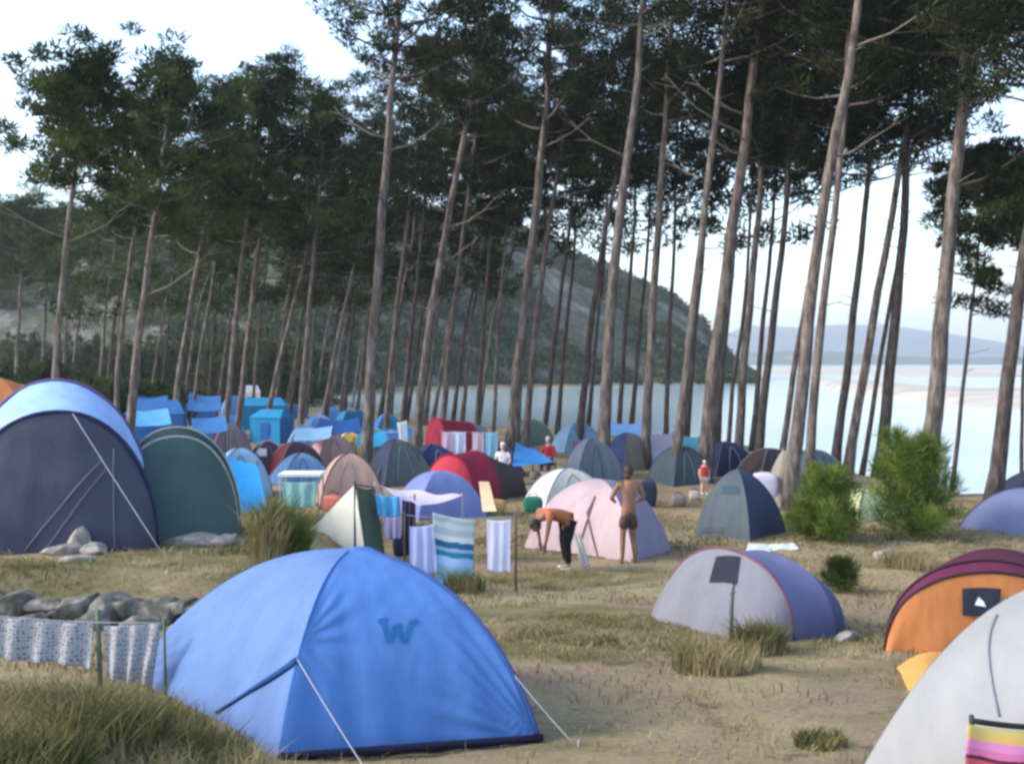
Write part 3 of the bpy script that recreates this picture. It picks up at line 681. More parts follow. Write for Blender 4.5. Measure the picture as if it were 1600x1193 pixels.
greyblue = fab('grey_navy', (.058, .062, .095), .12, .5, 2.5); greyblue2 = fab('grey_slate', (.12, .13, .19), .12, .5)
liteblue = fab('light_blue', (.36, .53, .85), .3); navy = fab('navy', (.02, .022, .07), .05)
A = D(-75, 14.6); B = D(243, 15.2)
root, arch, ff, _ = tunnel('tunnel_tent', 'large grey and light blue tunnel tent with black rim at left', A, B, [(0, 1, 2.08, 0), (1.3, 1.04, 2.62, -.25), (2.9, 1.0, 2.5, -.5)], [liteblue, liteblue], rim=[navy, plain('purple_piping', (.10, .06, .16))], rim_r=.035, fcol=greyblue, fpush=.55, bcol=liteblue, back=.8, pw=.95, wr=.03)
for tpx, bpx in (((122, 640), (256, 868)), ((160, 720), (40, 872)), ((165, 735), (70, 872))):
    pt = P(tpx[0], tpx[1], 14.3); e = G(*bpx)
    if tpx[1] > 700:   # seams on the door
        u, t = on_panel(ff, *tpx); u2, t2 = on_panel(ff, bpx[0], bpx[1] - 12)
        MB().tube([ff(u + (u2 - u) * i / 10, t + (t2 - t) * i / 10) + Vector((0, -.015, 0)) for i in range(11)], .012, 5).build('seam', fab('pale_seam', (.18, .18, .26)), root)
    else: guy(root, arch((0, 1, 2.08, 0), math.pi * .55) + Vector((0, -.03, 0)), e, .007)
u, t = on_panel(ff, 178, 700); u2, t2 = on_panel(ff, 180, 862)
MB().tube([ff(u + (u2 - u) * i / 10, t + (t2 - t) * i / 10) + Vector((0, -.015, 0)) for i in range(11)], .012, 5).build('zip', fab('pale_seam', (.18, .18, .26)), root)
# --- green tunnel next to it
gteal = fab('grey_teal', (.055, .092, .092), .12, .5); gteal2 = fab('deep_teal', (.022, .048, .052), .12); gsage = fab('sage', (.17, .21, .2), .15)
A = D(168, 16.3); B = D(381, 17.0)
root, arch, ff, _ = tunnel('tunnel_tent', 'dark teal tunnel tent beside the large grey one', A, B, [(0, .95, 1.72, -.05), (.9, 1.0, 1.86, 0), (2.4, .9, 1.55, .05)], [gteal2, gteal], rim=[plain('grey_band', (.33, .34, .3)), plain('grey_band', (.33, .34, .3)), gteal], rim_r=.022, fcol=gteal, fpush=1.1, bcol=gteal, pw=.9, wr=.02)
guy(root, arch((0, .95, 1.72, -.05), math.pi * .42) + Vector((0, -.03, 0)), G(292, 838), .009)
guy(root, arch((0, .95, 1.72, -.05), math.pi * .47) + Vector((0, -.03, 0)), G(345, 838), .009)
# --- orange topped tent peeking out far left
tunnel('tunnel_tent', 'orange topped tent just showing behind the light blue roof at far left', D(-130, 19.5), D(60, 19.5), [(0, 1, 3.05, 0), (2, 1, 3.0, 0)], [fab('tan_orange', (.62, .24, .10))], rim=None, fcol=fab('tan_orange', (.62, .24, .10)), bcol=fab('tan_orange', (.62, .24, .10)))

# --- lavender tunnel tent
lav = fab('lavender_grey', (.20, .20, .235), .2, .35, 4); lav2 = fab('lilac_blue', (.15, .155, .29), .2, .35, 4); lav3 = fab('slate_lilac', (.085, .10, .20), .15, .35, 4)
A = G(1024, 962); B = G(1225, 1004)
maroon_pipe = plain('maroon_piping', (.14, .045, .07))
root, arch, ff, fr = tunnel('tunnel_tent', 'small lavender tunnel tent with a dark vent flap', A, B, [(.15, 1, .88, 0), (.8, 1.06, .86, -.04), (1.25, .92, .68, -.12), (1.5, .6, .34, -.2)], [lav2, lav3, lav3], rim=[maroon_pipe, None, None, None], rim_r=.014, fcol=lav, fpush=.5, bcol=lav3, back=.25, pw=1.0, wr=.012)
dkgrey = fab('charcoal', (.02, .02, .035), 0)
def panel_patch(ff, quad, name, m, root, off=.015, nrm=Vector((0, -1, 0)), n=8):
    c = [on_panel(ff, *q) for q in quad]
    def f(u, v):
        a = (c[0][0] * (1 - u) + c[1][0] * u, c[0][1] * (1 - u) + c[1][1] * u); b = (c[3][0] * (1 - u) + c[2][0] * u, c[3][1] * (1 - u) + c[2][1] * u)
        return ff(a[0] * (1 - v) + b[0] * v, a[1] * (1 - v) + b[1] * v) + nrm * (off + .006 * math.sin(u * 9))
    return link(name, grid_mesh(name, f, n, n), m, root)
panel_patch(ff, [(1118, 868), (1155, 868), (1149, 910), (1107, 908)], 'vent_flap', dkgrey, root, .03)
u, t = on_panel(ff, 1148, 905); u2, t2 = on_panel(ff, 1141, 985)
MB().tube([ff(u + (u2 - u) * i / 10, t + (t2 - t) * i / 10) + Vector((0, -.01, 0)) for i in range(11)], .007, 5).build('zip', dkgrey, root)
for px, py0, py1, lb in ((1140, 925, 1012, 'left thin green stake in front of the lavender tent'), (1165, 915, 990, 'right thin green stake in front of the lavender tent')):
    b = G(px, py1); tp = P(px + 5, py0, b.y)
    MBo = MB().tube([b - Vector((0, 0, .1)), tp], [.02, .016], 6).tube([tp - Vector((.03, 0, .02)), tp + Vector((.03, 0, .01))], .006, 5).build('stake', plain('green_stake', (.05, .07, .05)))
    origin_to(MBo, b); tag(MBo, lb, 'stake')

# --- orange tent with maroon fly
orange = fab('orange', (.66, .25, .09), .3, .5, 4); orange2 = fab('yellow_orange', (.80, .42, .12), .3, .4, 4); mar = fab('maroon', (.075, .018, .035), .1); mar2 = fab('plum', (.12, .022, .055), .1); brown = fab('brown_plum', (.075, .04, .05), .1)
A = G(1388, 1020); B = A + Vector((1.95, -.15, 0)); B.z = tz(B.x, B.y)
root, arch, ff, _ = tunnel('tunnel_tent', 'orange fronted tunnel tent with maroon hood and dark logo flap', A, B, [(.1, 1, .80, 0), (.32, .98, .90, .05), (1.0, .9, .96, .38), (1.5, .6, .6, .5)], [mar2, mar, brown], rim=[plain('black_rim', (.03, .01, .02)), plain('black_rim', (.03, .01, .02)), None, None], rim_r=.016, fcol=orange, fpush=.12, bcol=brown, back=.3, pw=1.0, wr=.014)
panel_patch(ff, [(1502, 918), (1562, 918), (1558, 964), (1502, 960)], 'vent_flap', fab('slate_dark', (.025, .03, .045), 0), root, .03)
panel_patch(ff, [(1520, 943), (1526, 930), (1534, 938), (1538, 946)], 'logo', plain('logo_white', (.6, .62, .62)), root, .042, n=3)
# yellow flap spilling on the ground
fa = [G(1400, 1052), G(1470, 1026), G(1500, 1075), G(1428, 1098)]
link('door_flap', grid_mesh('door_flap', lambda u, v: fa[0].lerp(fa[1], u).lerp(fa[3].lerp(fa[2], u), v) + Vector((0, 0, .05 + .05 * math.sin(u * 3.1) + .02 * math.sin(v * 7))), 12, 12), orange2, root)

# --- pale tent in the bottom right corner
pale = fab('pale_grey', (.37, .365, .36), .25, .45, 3)
cs = [Vector((1.52, 3.75, 0)), Vector((3.1, 2.9, 0)), Vector((4.5, 4.6, 0)), Vector((2.75, 5.6, 0))]
cs[0] = Vector(((1262 - 800) / F * 4.0, 4.0, 0))
for c in cs: c.z = tz(c.x, c.y) + .01
ap = P(1660, 905, 4.6)
root, fs, polep = dome('dome_tent', 'pale grey dome tent cut off by the bottom right corner', cs, ap, [pale, pale, pale, pale], rise=.95, rnd=.3, wr=.01, res=(40, 30), sagin=.0)
u, t = on_panel(fs[0], 1560, 960); u2, t2 = on_panel(fs[0], 1563, 1118)
MB().tube([fs[0](u + (u2 - u) * i / 12, t + (t2 - t) * i / 12, .006) for i in range(13)], .006, 5).build('zip', plain('grey_zip', (.2, .2, .23)), root)
# striped towel over a rope next to it
ra = P(1518, 1125, 3.6); rb = P(1680, 1136, 3.55)
rope_root = empty('clothes_line', Vector((ra.x, ra.y, tz(ra.x, ra.y))), 'short black line holding the striped towel at bottom right', 'clothes line')
MB().tube(sag_line(ra, rb, 10, .01), .011, 8).build('cord', plain('black_cord', (.01, .01, .01)), rope_root)
for q in (ra, rb): MB().tube([Vector((q.x, q.y, tz(q.x, q.y) - .1)), q + Vector((0, 0, .02))], .009, 6).build('pole', darkpole, rope_root)
def stripes(name, cols, scale, axis='Z', sharp=True, wob=0.06):
    m = bpy.data.materials.new('stripes_' + name); nt, N, L = nodes(m); out = N.new('ShaderNodeOutputMaterial'); p = N.new('ShaderNodeBsdfPrincipled')
    tc = N.new('ShaderNodeTexCoord'); sp = N.new('ShaderNodeSeparateXYZ'); L.new(tc.outputs['UV'], sp.inputs[0])
    nz = N.new('ShaderNodeTexNoise'); nz.inputs['Scale'].default_value = 4; L.new(tc.outputs['UV'], nz.inputs[0])
    ma = N.new('ShaderNodeMath'); ma.operation = 'MULTIPLY_ADD'; L.new(nz.outputs['Fac'], ma.inputs[0]); ma.inputs[1].default_value = wob; L.new(sp.outputs['Y' if axis == 'Z' else 'X'], ma.inputs[2])
    cr = N.new('ShaderNodeValToRGB'); cr.color_ramp.interpolation = 'CONSTANT' if sharp else 'LINEAR'
    e = cr.color_ramp.elements; pos = [c[0] for c in cols]
    e[0].position = pos[0]; e[0].color = (*cols[0][1], 1); e[1].position = pos[-1]; e[1].color = (*cols[-1][1], 1)
    for q, c in cols[1:-1]: k = e.new(q); k.color = (*c, 1)
    L.new(ma.outputs[0], cr.inputs[0]); L.new(cr.outputs[0], p.inputs['Base Color']); p.inputs['Roughness'].default_value = .9
    t = N.new('ShaderNodeBsdfTranslucent'); L.new(cr.outputs[0], t.inputs[0]); mx = N.new('ShaderNodeMixShader'); mx.inputs[0].default_value = .3
    L.new(p.outputs[0], mx.inputs[1]); L.new(t.outputs[0], mx.inputs[2]); L.new(mx.outputs[0], out.inputs[0]); return m
def cloth(name, label, cat, tl, tr, bl, br, m, group=None, wave=.03, folds=5, sag=.02, parent=None, thick=.004, res=(28, 24)):
    """hanging cloth given its four world corners"""
    nrm = (tr - tl).cross(bl - tl).normalized(); nu, nv = res
    def f(u, v):
        p = tl.lerp(tr, u).lerp(bl.lerp(br, u), v); p.z -= sag * 4 * u * (1 - u)
        return p + nrm * wave * (math.sin(u * folds * 3.14 + v) * (.35 + .65 * v) + .5 * mnoise.noise(p * 4)) + Vector((0, 0, .01 * math.sin(u * 11) * v))
    me = grid_mesh(name, f, nu, nv); uv = me.uv_layers.new(name='uv')
    for l in me.loops: i = l.vertex_index; uv.data[l.index].uv = ((i % nu) / (nu - 1), (i // nu) / (nv - 1))
    o = link(name, me, m, parent)
    if parent is None: origin_to(o, f(.5, 0))
    s = o.modifiers.new('thickness', 'SOLIDIFY'); s.thickness = thick
    if label: tag(o, label, cat, group)
    return o
tm = stripes('beach', [(0, (.55, .46, .16)), (.10, (.60, .42, .14)), (.17, (.62, .24, .45)), (.26, (.58, .16, .36)), (.33, (.10, .02, .03)), (.37, (.50, .08, .14)), (.48, (.60, .36, .14)), (.7, (.5, .08, .15))], 1)
d_ = 3.58
cloth('towel', 'pink, yellow and red striped beach towel at the bottom right corner', 'towel', P(1512, 1130, d_), P(1680, 1136, d_), P(1505, 1290, d_ - .1), P(1690, 1290, d_ - .1), tm, wave=.02, folds=3)

F3 = fab
# --- mid camp tents
SEAM = [plain('seam_dark', (.05, .05, .07)), plain('seam_pale', (.25, .25, .27)), plain('seam_blue_grey', (.10, .12, .17))]
def DM(label, x0, x1, yb, yt, cols, asp=.8, rot=25, name='dome_tent', pole=None, rise=.85, d=None, wr=.012, pole_r=.014, group=None, res=(22, 16)):
    dd = d or G((x0 + x1) / 2, yb).y
    if 3.8 - (yt - 565) / F * (dd + .8) - tz((x0 + x1) / 2 / F * dd - 800 / F * dd, dd) > 1.35 and yt > 600: d = max(dd, (2.52 + .16 * math.sin(x0)) * F / (yt - 565) - .8)
    mw = (2.15 + .2 * math.sin(x0 * 3)) * F / ((d or dd) + .8) / 2
    if x1 - x0 < 2 * mw: x0, x1 = (x0 + x1) / 2 - mw, (x0 + x1) / 2 + mw
    cs, ap = rect_px(x0, x1, yb, yt, asp, rot, d); root, fs, pp_ = dome(name, label, cs, ap, cols, pole=pole, rise=rise, wr=wr * 1.6, pole_r=pole_r, group=group, res=res, rnd=.35 + .25 * math.sin(x1))
    far = (d or dd) > 45
    if pole is None and not far:
        for k in range(4): MB().tube([pp_(k, i / 14 * .985) + Vector((0, -.004, .004)) for i in range(15)], .016, 5).build('seam', SEAM[int(x0) % 3], root)
    if not far and group is None:
        k = 0 if rot > 0 else 1; f = fs[k]; c_ = .5 + .1 * math.sin(x1 * 2); hw_ = .17 + .05 * math.sin(x0); ht = .62
        z_ = [f(c_ + hw_ * math.cos(a), .03 + ht * max(0, math.sin(a)), .012) for a in np.linspace(0, math.pi, 16)]
        MB().tube(z_, .011, 5).build('zip', SEAM[(int(x0) + 1) % 3], root)
        for k in (0, 1):
            e = cs[k] + (cs[k] - ap).normalized() * .5; e.z = tz(e.x, e.y); guy(root, pp_(k, .3), e, .004)
    return root, fs, pp_
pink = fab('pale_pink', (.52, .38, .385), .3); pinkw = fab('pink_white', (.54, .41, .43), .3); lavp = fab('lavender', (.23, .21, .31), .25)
cs = [G(820, 855), G(990, 878), G(1048, 862), D(905, 24.5)]
cs[3] = cs[0] + cs[2] - cs[1]; cs[3].z = tz(cs[3].x, cs[3].y)
ap = P(938, 748, (cs[0].y + cs[2].y) / 2 + .3)
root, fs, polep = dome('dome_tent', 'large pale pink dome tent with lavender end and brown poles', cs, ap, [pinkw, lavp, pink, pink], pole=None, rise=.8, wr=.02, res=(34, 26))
brp = plain('brown_piping', (.16, .08, .10))
for s, e in (((930, 775), (905, 855)), ((918, 800), (945, 872)), ((930, 775), (918, 800))):
    a = on_panel(fs[0], *s); b = on_panel(fs[0], *e)
    MB().tube([fs[0](a[0] + (b[0] - a[0]) * i / 10, a[1] + (b[1] - a[1]) * i / 10, .012) for i in range(11)], .02, 6).build('pole', brp, root)
cream = fab('warm_white', (.56, .57, .53), .3); whitef = fab('white', (.78, .78, .80), .3)
DM('white dome tent directly behind the pink one', 828, 945, 812, 732, [cream, whitef], asp=.8, rot=20, d=25.5)
bagm = fab('bottle_green', (.02, .14, .09), 0)
def bag(label, px, py, w, h, m, name='bag', cat='bag', dpt=.6, top=True):
    b = G(px, py); bm = bmesh.new(); bmesh.ops.create_cube(bm, size=1)
    bmesh.ops.subdivide_edges(bm, edges=bm.edges[:], cuts=5, use_grid_fill=True)
    for v in bm.verts:
        q = v.co * 2; l = max(abs(q.x), abs(q.y), abs(q.z)); s = q.normalized() * l; q = q.lerp(s, .55)
        q *= 1 + .1 * mnoise.noise(q * 2 + Vector((px, 0, 0))); v.co = Vector((q.x * w / 2, q.y * w * dpt / 2, (q.z + .95) * h / 2))
    me = bpy.data.meshes.new(name); bm.to_mesh(me); bm.free(); root = empty(name, b, label, cat)
    me.transform(Matrix.Translation(b)); link('sack', me, m, root)
    if top: MB().tube([b + Vector((w * .25 * math.cos(a), 0, h * .93 + w * .2 * math.sin(a))) for a in np.linspace(0, math.pi, 9)], .012, 5).build('strap', darkpole, root)
    return root
bag('dark green sack lying at the left foot of the white dome', 833, 800, .5, .42, bagm)
# two tone grey pyramid
slate = fab('slate_grey', (.085, .105, .12), .15); slateb = fab('slate_blue', (.045, .055, .11), .12)
cs = [G(1086, 838), G(1172, 846), G(1228, 832), D(1140, 24)]
cs[3] = cs[0] + cs[2] - cs[1] + Vector((0, .8, 0)); cs[3].z = tz(cs[3].x, cs[3].y)
ap = P(1152, 732, (cs[0].y + cs[2].y) / 2 + .5)
root, fs, polep = dome('pyramid_tent', 'dark grey pyramid tent with a blue grey side', cs, ap, [slate, slateb, slate, slate], rise=1.25, wr=.015)
panel_patch(fs[0], [(1098, 822), (1130, 823), (1130, 832), (1096, 831)], 'hem', plain('dark_hem', (.05, .055, .06)), root, .02)
tealp = fab('teal_patch', (.04, .08, .11), .1); panel_patch(fs[0], [(1130, 758), (1152, 758), (1154, 770), (1126, 770)], 'vent_flap', tealp, root, .03)
bw = cloth('groundsheet', 'pale groundsheet lying in front of the dark grey pyramid tent', 'groundsheet', G(1170, 850) + Vector((0, 0, .03)), G(1240, 850) + Vector((0, 0, .03)), G(1166, 862) + Vector((0, 0, .04)), G(1250, 860) + Vector((0, 0, .04)), fab('mint_white', (.55, .62, .55), 0), wave=.01)
# blue tent at right edge
bt1 = fab('denim', (.16, .27, .52), .2); bt2 = fab('denim_grey', (.17, .20, .33), .2)
DM('pale blue dome tent cut by the right edge behind the shrubs', 1502, 1700, 842, 762, [bt1, bt2, bt1, bt2], asp=.9, rot=38, pole=plain('navy_pole', (.04, .06, .16)))
# beige canvas draped from the trunk + bundle
can = fab('beige_canvas', (.30, .26, .22), .15)
tp = D(1236, 27.5)
root = empty('canopy', tp, 'beige canvas draped from a pine beside the pyramid tent', 'canopy')
pk = [P(1224, 702, 26.8), P(1212, 725, 26.2)]
def fcan(u, v):
    a = -1.9 + 2.9 * u; q = pk[0] + Vector((math.cos(a - .6) * (.12 + .95 * v ** .8), -.2 + math.sin(a - .6) * (.12 + .9 * v), 0)); zb = tz(q.x, q.y)
    q.z = pk[0].z + (zb + .05 - pk[0].z) * v; return q + Vector((math.sin(u * 22) * .05 * v, math.cos(u * 22) * .05 * v, 0))
link('canvas', grid_mesh('canvas', fcan, 40, 16), can, root); MB().tube([Vector((pk[0].x, pk[0].y, tz(pk[0].x, pk[0].y))), pk[0] + Vector((0, 0, .05))], .03, 6).build('pole', bark, root)
bag('pale lilac bundle piled beside the beige canvas', 1194, 792, .75, .95, fab('lilac_white', (.62, .56, .66), .1), name='bundle', cat='bundle')
bag('small white bag behind the dark grey pyramid tent', 1172, 774, .5, .6, fab('white2', (.66, .66, .74), .1))
# cream ridge tent with green side
def ridge_tent(label, A, B, dep, h, c_front, c_side, fdir=None, lean=0.):
    mid = (A + B) / 2; ac = (B - A).normalized(); bk = Vector((-ac.y, ac.x, 0)).normalized(); base = mid.copy(); base.z = tz(mid.x, mid.y)
    root = empty('ridge_tent', base, label, 'tent'); pk = mid + Vector((0, 0, h)) + ac * lean; pb = pk + bk * dep; pb.z -= .1
    A2, B2 = A + bk * dep, B + bk * dep
    for q in (A2, B2): q.z = tz(q.x, q.y)
    def quad(nm, a, b, c, d, m, s=.05):
        nr = (b - a).cross(d - a).normalized()
        link(nm, grid_mesh(nm, lambda u, v: a.lerp(b, u).lerp(d.lerp(c, u), v) - Vector((0, 0, s * 4 * u * (1 - u) * v)) + nr * .02 * mnoise.noise((a.lerp(b, u).lerp(d.lerp(c, u), v)) * 2.5), 14, 14), m, root)
    quad('front_panel', A, B, pk + ac * .01, pk - ac * .01, c_front); quad('panel', A, A2, pb, pk, c_front); quad('panel', B, B2, pb, pk, c_side); quad('back_panel', A2, B2, pb + ac * .01, pb - ac * .01, c_side)
    MB().tube([mid - Vector((0, 0, .05)) + ac * lean, pk + Vector((0, 0, .06))], .02, 6).build('pole', darkpole, root)
    MB().tube([pk, pb], .014, 6).build('ridge_seam', darkpole, root); return root, pk
creamw = fab('cream', (.88, .86, .74), .3); dgreen = fab('olive_dark', (.06, .09, .07), .05)
A = D(484, 18.0); B = D(572, 17.2); B.z = tz(B.x, B.y)
rt, pk = ridge_tent('cream ridge tent with dark green side behind the large blue dome', A, B, .5, 1.28, creamw, dgreen, lean=.44)
# salmon / beige tent behind it
sal = fab('salmon_beige', (.52, .34, .28), .3); redor = fab('coral', (.66, .20, .15), .2)
DM('beige and coral dome tent right behind the cream ridge tent', 494, 598, 795, 708, [sal, sal, redor, sal], asp=.8, rot=16, rise=.95, pole=None)
bag('red holdall leaning on the beige and coral dome', 520, 798, .55, .42, redor)
DM('pinkish tan dome tent left of the yellow one', 478, 560, 738, 677, [fab('rose_tan', (.55, .33, .32), .25)], asp=.9, rot=30, rise=1.1)
yel = fab('mustard', (.60, .42, .10), .25); root, fs, pp_ = DM('mustard yellow dome tent beside the thick pine', 528, 566, 728, 676, [yel], asp=1, rot=20, rise=.8)
panel_patch(fs[0], [(538, 690), (552, 690), (552, 712), (538, 712)], 'door', plain('brown_door', (.22, .13, .03)), root, .03)
# dark dome pair and bright tarp
cyan = fab('bright_sky', (.03, .26, .62), .3); pur = fab('dark_plum', (.055, .03, .05), .05)
root, fs, pp_ = DM('dark plum dome tent with a pale round mark', 385, 452, 775, 688, [pur, fab('dark_navy', (.02, .025, .05), .05)], asp=.9, rot=24)
panel_patch(fs[0], [(405, 700), (417, 700), (417, 712), (405, 712)], 'logo', plain('pale_mark', (.5, .46, .5)), root, .03, n=4)
DM('small black and red dome tent behind the folding table', 440, 486, 748, 690, [pur, fab('black_red', (.09, .015, .02), .05)], asp=.9, rot=30)
DM('dusky mauve dome tent under the far blue tarps', 318, 400, 720, 660, [fab('mauve_grey', (.20, .16, .2), .2), fab('dark_rose', (.16, .08, .13), .15)], asp=.8, rot=25, d=36)
def sheet_tent(label, corners, m, name='tarp', cat='tarp', poles=True, group=None, sag=.12):
    b = sum(corners, Vector()) / 4; b.z = tz(b.x, b.y); root = empty(name, b, label, cat, group); a, c, d, e = corners
    link('sheet', grid_mesh('sheet', lambda u, v: a.lerp(c, u).lerp(e.lerp(d, u), v) - Vector((0, 0, sag * 4 * u * (1 - u) * (1 - .3 * v))) + Vector((0, 0, .04 * mnoise.noise(a.lerp(c, u).lerp(e.lerp(d, u), v) * 1.8))), 20, 14), m, root)
    if poles:
        for q in corners:
            z = tz(q.x, q.y)
            if q.z - z > .4: MB().tube([Vector((q.x, q.y, z)), q + Vector((0, 0, .04))], .02, 6).build('pole', darkpole, root)
    return root
def X(px, py, d): return P(px, py, d)
sheet_tent('bright sky blue tarp sloping down beside the teal tunnel tent', [X(352, 712, 21.5), X(402, 724, 21), X(418, 796, 19.6), X(368, 800, 19.4)], cyan, sag=.05)
DM('small pale blue dome under the bright sky blue tarp', 345, 405, 760, 700, [fab('pale_blue', (.25, .42, .6), .25)], d=21.8, asp=.8)
# folding table with cloth
tb = G(468, 815); root = empty('folding_table', tb, 'white topped folding table before the dark domes', 'table')
tz0 = P(468, 742, tb.y).z; hw = 33 / F * tb.y
mb = MB(); mb.box(Vector((tb.x, tb.y + .3, tz0)), Vector((hw, 0, 0)), Vector((0, .35, 0)), Vector((0, 0, .03))); mb.build('tabletop', plain('white_top', (.75, .75, .72)), root, smooth=False)
for sx in (-1, 1):
    for sy in (0, .55): MB().tube([Vector((tb.x + sx * hw * .9, tb.y + sy, tz0)), Vector((tb.x + sx * hw * .9, tb.y + sy, tz(tb.x, tb.y)))], .018, 6).build('leg', steel, root)
cloth('tablecloth', 'mint green cloth hanging from the front of the folding table', 'cloth', P(440, 752, tb.y - .06), P(494, 752, tb.y - .06), P(444, 790, tb.y - .1), P(492, 792, tb.y - .1), fab('mint', (.30, .55, .52), .2), wave=.03)

# blue dome with deep blue side, awning in front, things below it
bluea = fab('violet_blue', (.19, .23, .48), .25); blueb = fab('royal_blue', (.03, .09, .36), .2)
cs, ap = rect_px(612, 762, 815, 735, .9, 28)
root, fs, pp_ = dome('dome_tent', 'violet and royal blue dome tent behind the hanging laundry', cs, ap, [bluea, blueb, blueb, bluea], pole=None, rise=.8)
root = empty('awning', G(650, 850), 'white and pink awning sheet pointing right before the blue dome', 'awning')
aw = [X(586, 756, 19), X(640, 766, 18.6), X(722, 774, 18.0), X(652, 790, 17.2)]
link('sheet', grid_mesh('sheet', lambda u, v: aw[0].lerp(aw[1], u).lerp(aw[3].lerp(aw[2], u), v) - Vector((0, 0, .05 * math.sin(u * 3.1))) + Vector((0, 0, .03 * math.sin(v * 9))), 14, 14), fab('pinkish_white', (.66, .58, .74), .3), root)
for q in (aw[0], aw[2]): MB().tube([Vector((q.x, q.y, tz(q.x, q.y))), q + Vector((0, 0, .05))], .016, 6).build('pole', steel, root)
dtm = fab('storm_grey', (.10, .12, .14), .1)
DM('low storm grey dome tent left of the red one', 582, 655, 758, 686, [dtm, fab('ink', (.03, .035, .07), .05)], asp=.9, rot=35, d=28)
redm = fab('red_coral', (.62, .06, .09), .3); dr = fab('dark_crimson', (.22, .02, .05), .1); brn = fab('dark_brown', (.055, .04, .04), .05)
A = D(664, 27.2); B = D(742, 26.6)
root, arch, ff, _ = tunnel('tunnel_tent', 'bright red dome tent with a dark brown tail', A, B, [(0, 1, 1.28, 0), (.8, 1.05, 1.34, .35), (1.9, .8, .85, .85)], [dr, brn], rim=[dr, None, None], rim_r=.03, fcol=redm, fpush=.6, bcol=brn, pw=1.)
tunnel('tunnel_tent', 'small crimson tent with a navy front behind the red dome', D(664, 38), D(698, 37), [(0, 1, 1.7, 0), (1.5, 1, 1.5, .1)], [fab('crimson', (.30, .025, .06), .2)], rim=[dr, None], fcol=fab('crimson', (.30, .025, .06), .2), bcol=dr, fpush=.3)
DM('navy blue low tent below the crimson one', 652, 700, 742, 694, [fab('deep_navy', (.03, .035, .11), .05)], d=31)
# bags and clutter by the blue dome
bag('black rucksack under the white and pink awning', 652, 862, .42, .5, fab('black', (.012, .014, .025), 0), name='rucksack', cat='rucksack')
bag('dark navy kit bag left of the black rucksack', 628, 868, .36, .42, fab('kit_navy', (.02, .025, .07), 0))
bag('ochre sack right of the royal blue dome', 775, 802, .5, .38, fab('ochre', (.42, .28, .10), 0))
bag('small orange brown bag behind the ochre sack', 772, 768, .45, .35, fab('rust', (.30, .11, .04), 0))
sheet_tent('tan mat leaning on the right side of the royal blue dome', [X(748, 752, 20.5), X(764, 752, 20.5), X(776, 800, 19.4), X(754, 800, 19.6)], fab('tan_mat', (.52, .38, .24), 0), name='mat', cat='mat', poles=False, sag=0)
# far blue shelters
b1 = fab('tarp_blue', (.05, .17, .44), .25); b2 = fab('tarp_blue2', (.03, .12, .42), .2); b3 = fab('tarp_cyan', (.03, .27, .52), .25)
def cabin(label, x0, x1, yt, yb, d, m1, m2, rot=-22, group=None, name='cabin_tent'):
    ctr = D((x0 + x1) / 2, d); W = (x1 - x0) / F * d; a = W / 2 / (math.cos(R(abs(rot))) + .7 * math.sin(R(abs(rot)))); b = a * .7; h = P(0, yt, d - b).z - ctr.z; ph = R(rot)
    ex = Vector((math.cos(ph), math.sin(ph), 0)); ey = Vector((-math.sin(ph), math.cos(ph), 0)); root = empty(name, ctr, label, 'tent', group); Z = Vector((0, 0, 1)); hw = h * .78
    c = [ctr - ex * a - ey * b, ctr + ex * a - ey * b, ctr + ex * a + ey * b, ctr - ex * a + ey * b]
    for k in range(4):
        p, q = c[k], c[(k + 1) % 4]; nn = Z.cross(q - p).normalized()
        link('wall', grid_mesh('wall', lambda u, v: p.lerp(q, u) + Z * (hw * v - .05) + nn * .05 * math.sin(v * 3.1) * mnoise.noise(p.lerp(q, u) + Z * v), 10, 8), (m1, m2)[k % 2], root)
    r0, r1 = ctr - ex * a * .75 + Z * h, ctr + ex * a * .75 + Z * h
    mb = MB(); o_ = 1.06; t = [ctr + (v - ctr) * o_ + Z * (hw - .03) for v in c]
    mb.poly([t[0], t[1], r1, r0]); mb.poly([t[1], t[2], r1]); mb.poly([t[2], t[3], r0, r1]); mb.poly([t[3], t[0], r0]); mb.build('roof', m1, root, smooth=False)
    mb = MB(); dc = (c[0] + c[1]) / 2 - ey * .02; mb.poly([dc - ex * a * .3, dc + ex * a * .3, dc + ex * a * .3 + Z * hw * .8, dc - ex * a * .3 + Z * hw * .8]); mb.build('door', b2, root, smooth=False)
    return root
cabin('bright cyan cabin tent standing before the far pines', 392, 458, 640, 690, 47, b3, b1)
cabin('long cyan shelter behind the bright cabin tent', 372, 450, 622, 660, 56, b3, b1, rot=8)
cabin('blue cabin tent right behind the teal tunnel tent', 198, 292, 626, 690, 40, b1, b1, rot=12)
sheet_tent('royal blue ridge tarp left of the thick pine trunks', [X(200, 610, 50), X(262, 618, 50), X(262, 640, 46), X(198, 640, 46)], b1)
sheet_tent('dark blue slanted tarp between the leaning trunks', [X(296, 612, 52), X(345, 618, 52), X(345, 640, 47), X(292, 640, 47)], b1)
DM('round blue dome under the slanted tarp', 286, 342, 668, 628, [b1, b2], d=44)
sheet_tent('navy blue tarp shelter behind the mustard dome', [X(500, 652, 46), X(560, 652, 46), X(566, 674, 42), X(492, 674, 42)], fab('tarp_navy', (.02, .09, .32), .2))
DM('pale blue dome left of the navy tarp shelter', 478, 522, 688, 648, [fab('ice_blue', (.22, .38, .68), .25), b1], d=44)
DM('bright turquoise dome right of the thick pine', 578, 632, 690, 645, [b3, b1], d=43)
DM('white and blue low tent before the turquoise dome', 576, 640, 702, 672, [fab('white_blue', (.42, .52, .75), .3), b2], d=40)
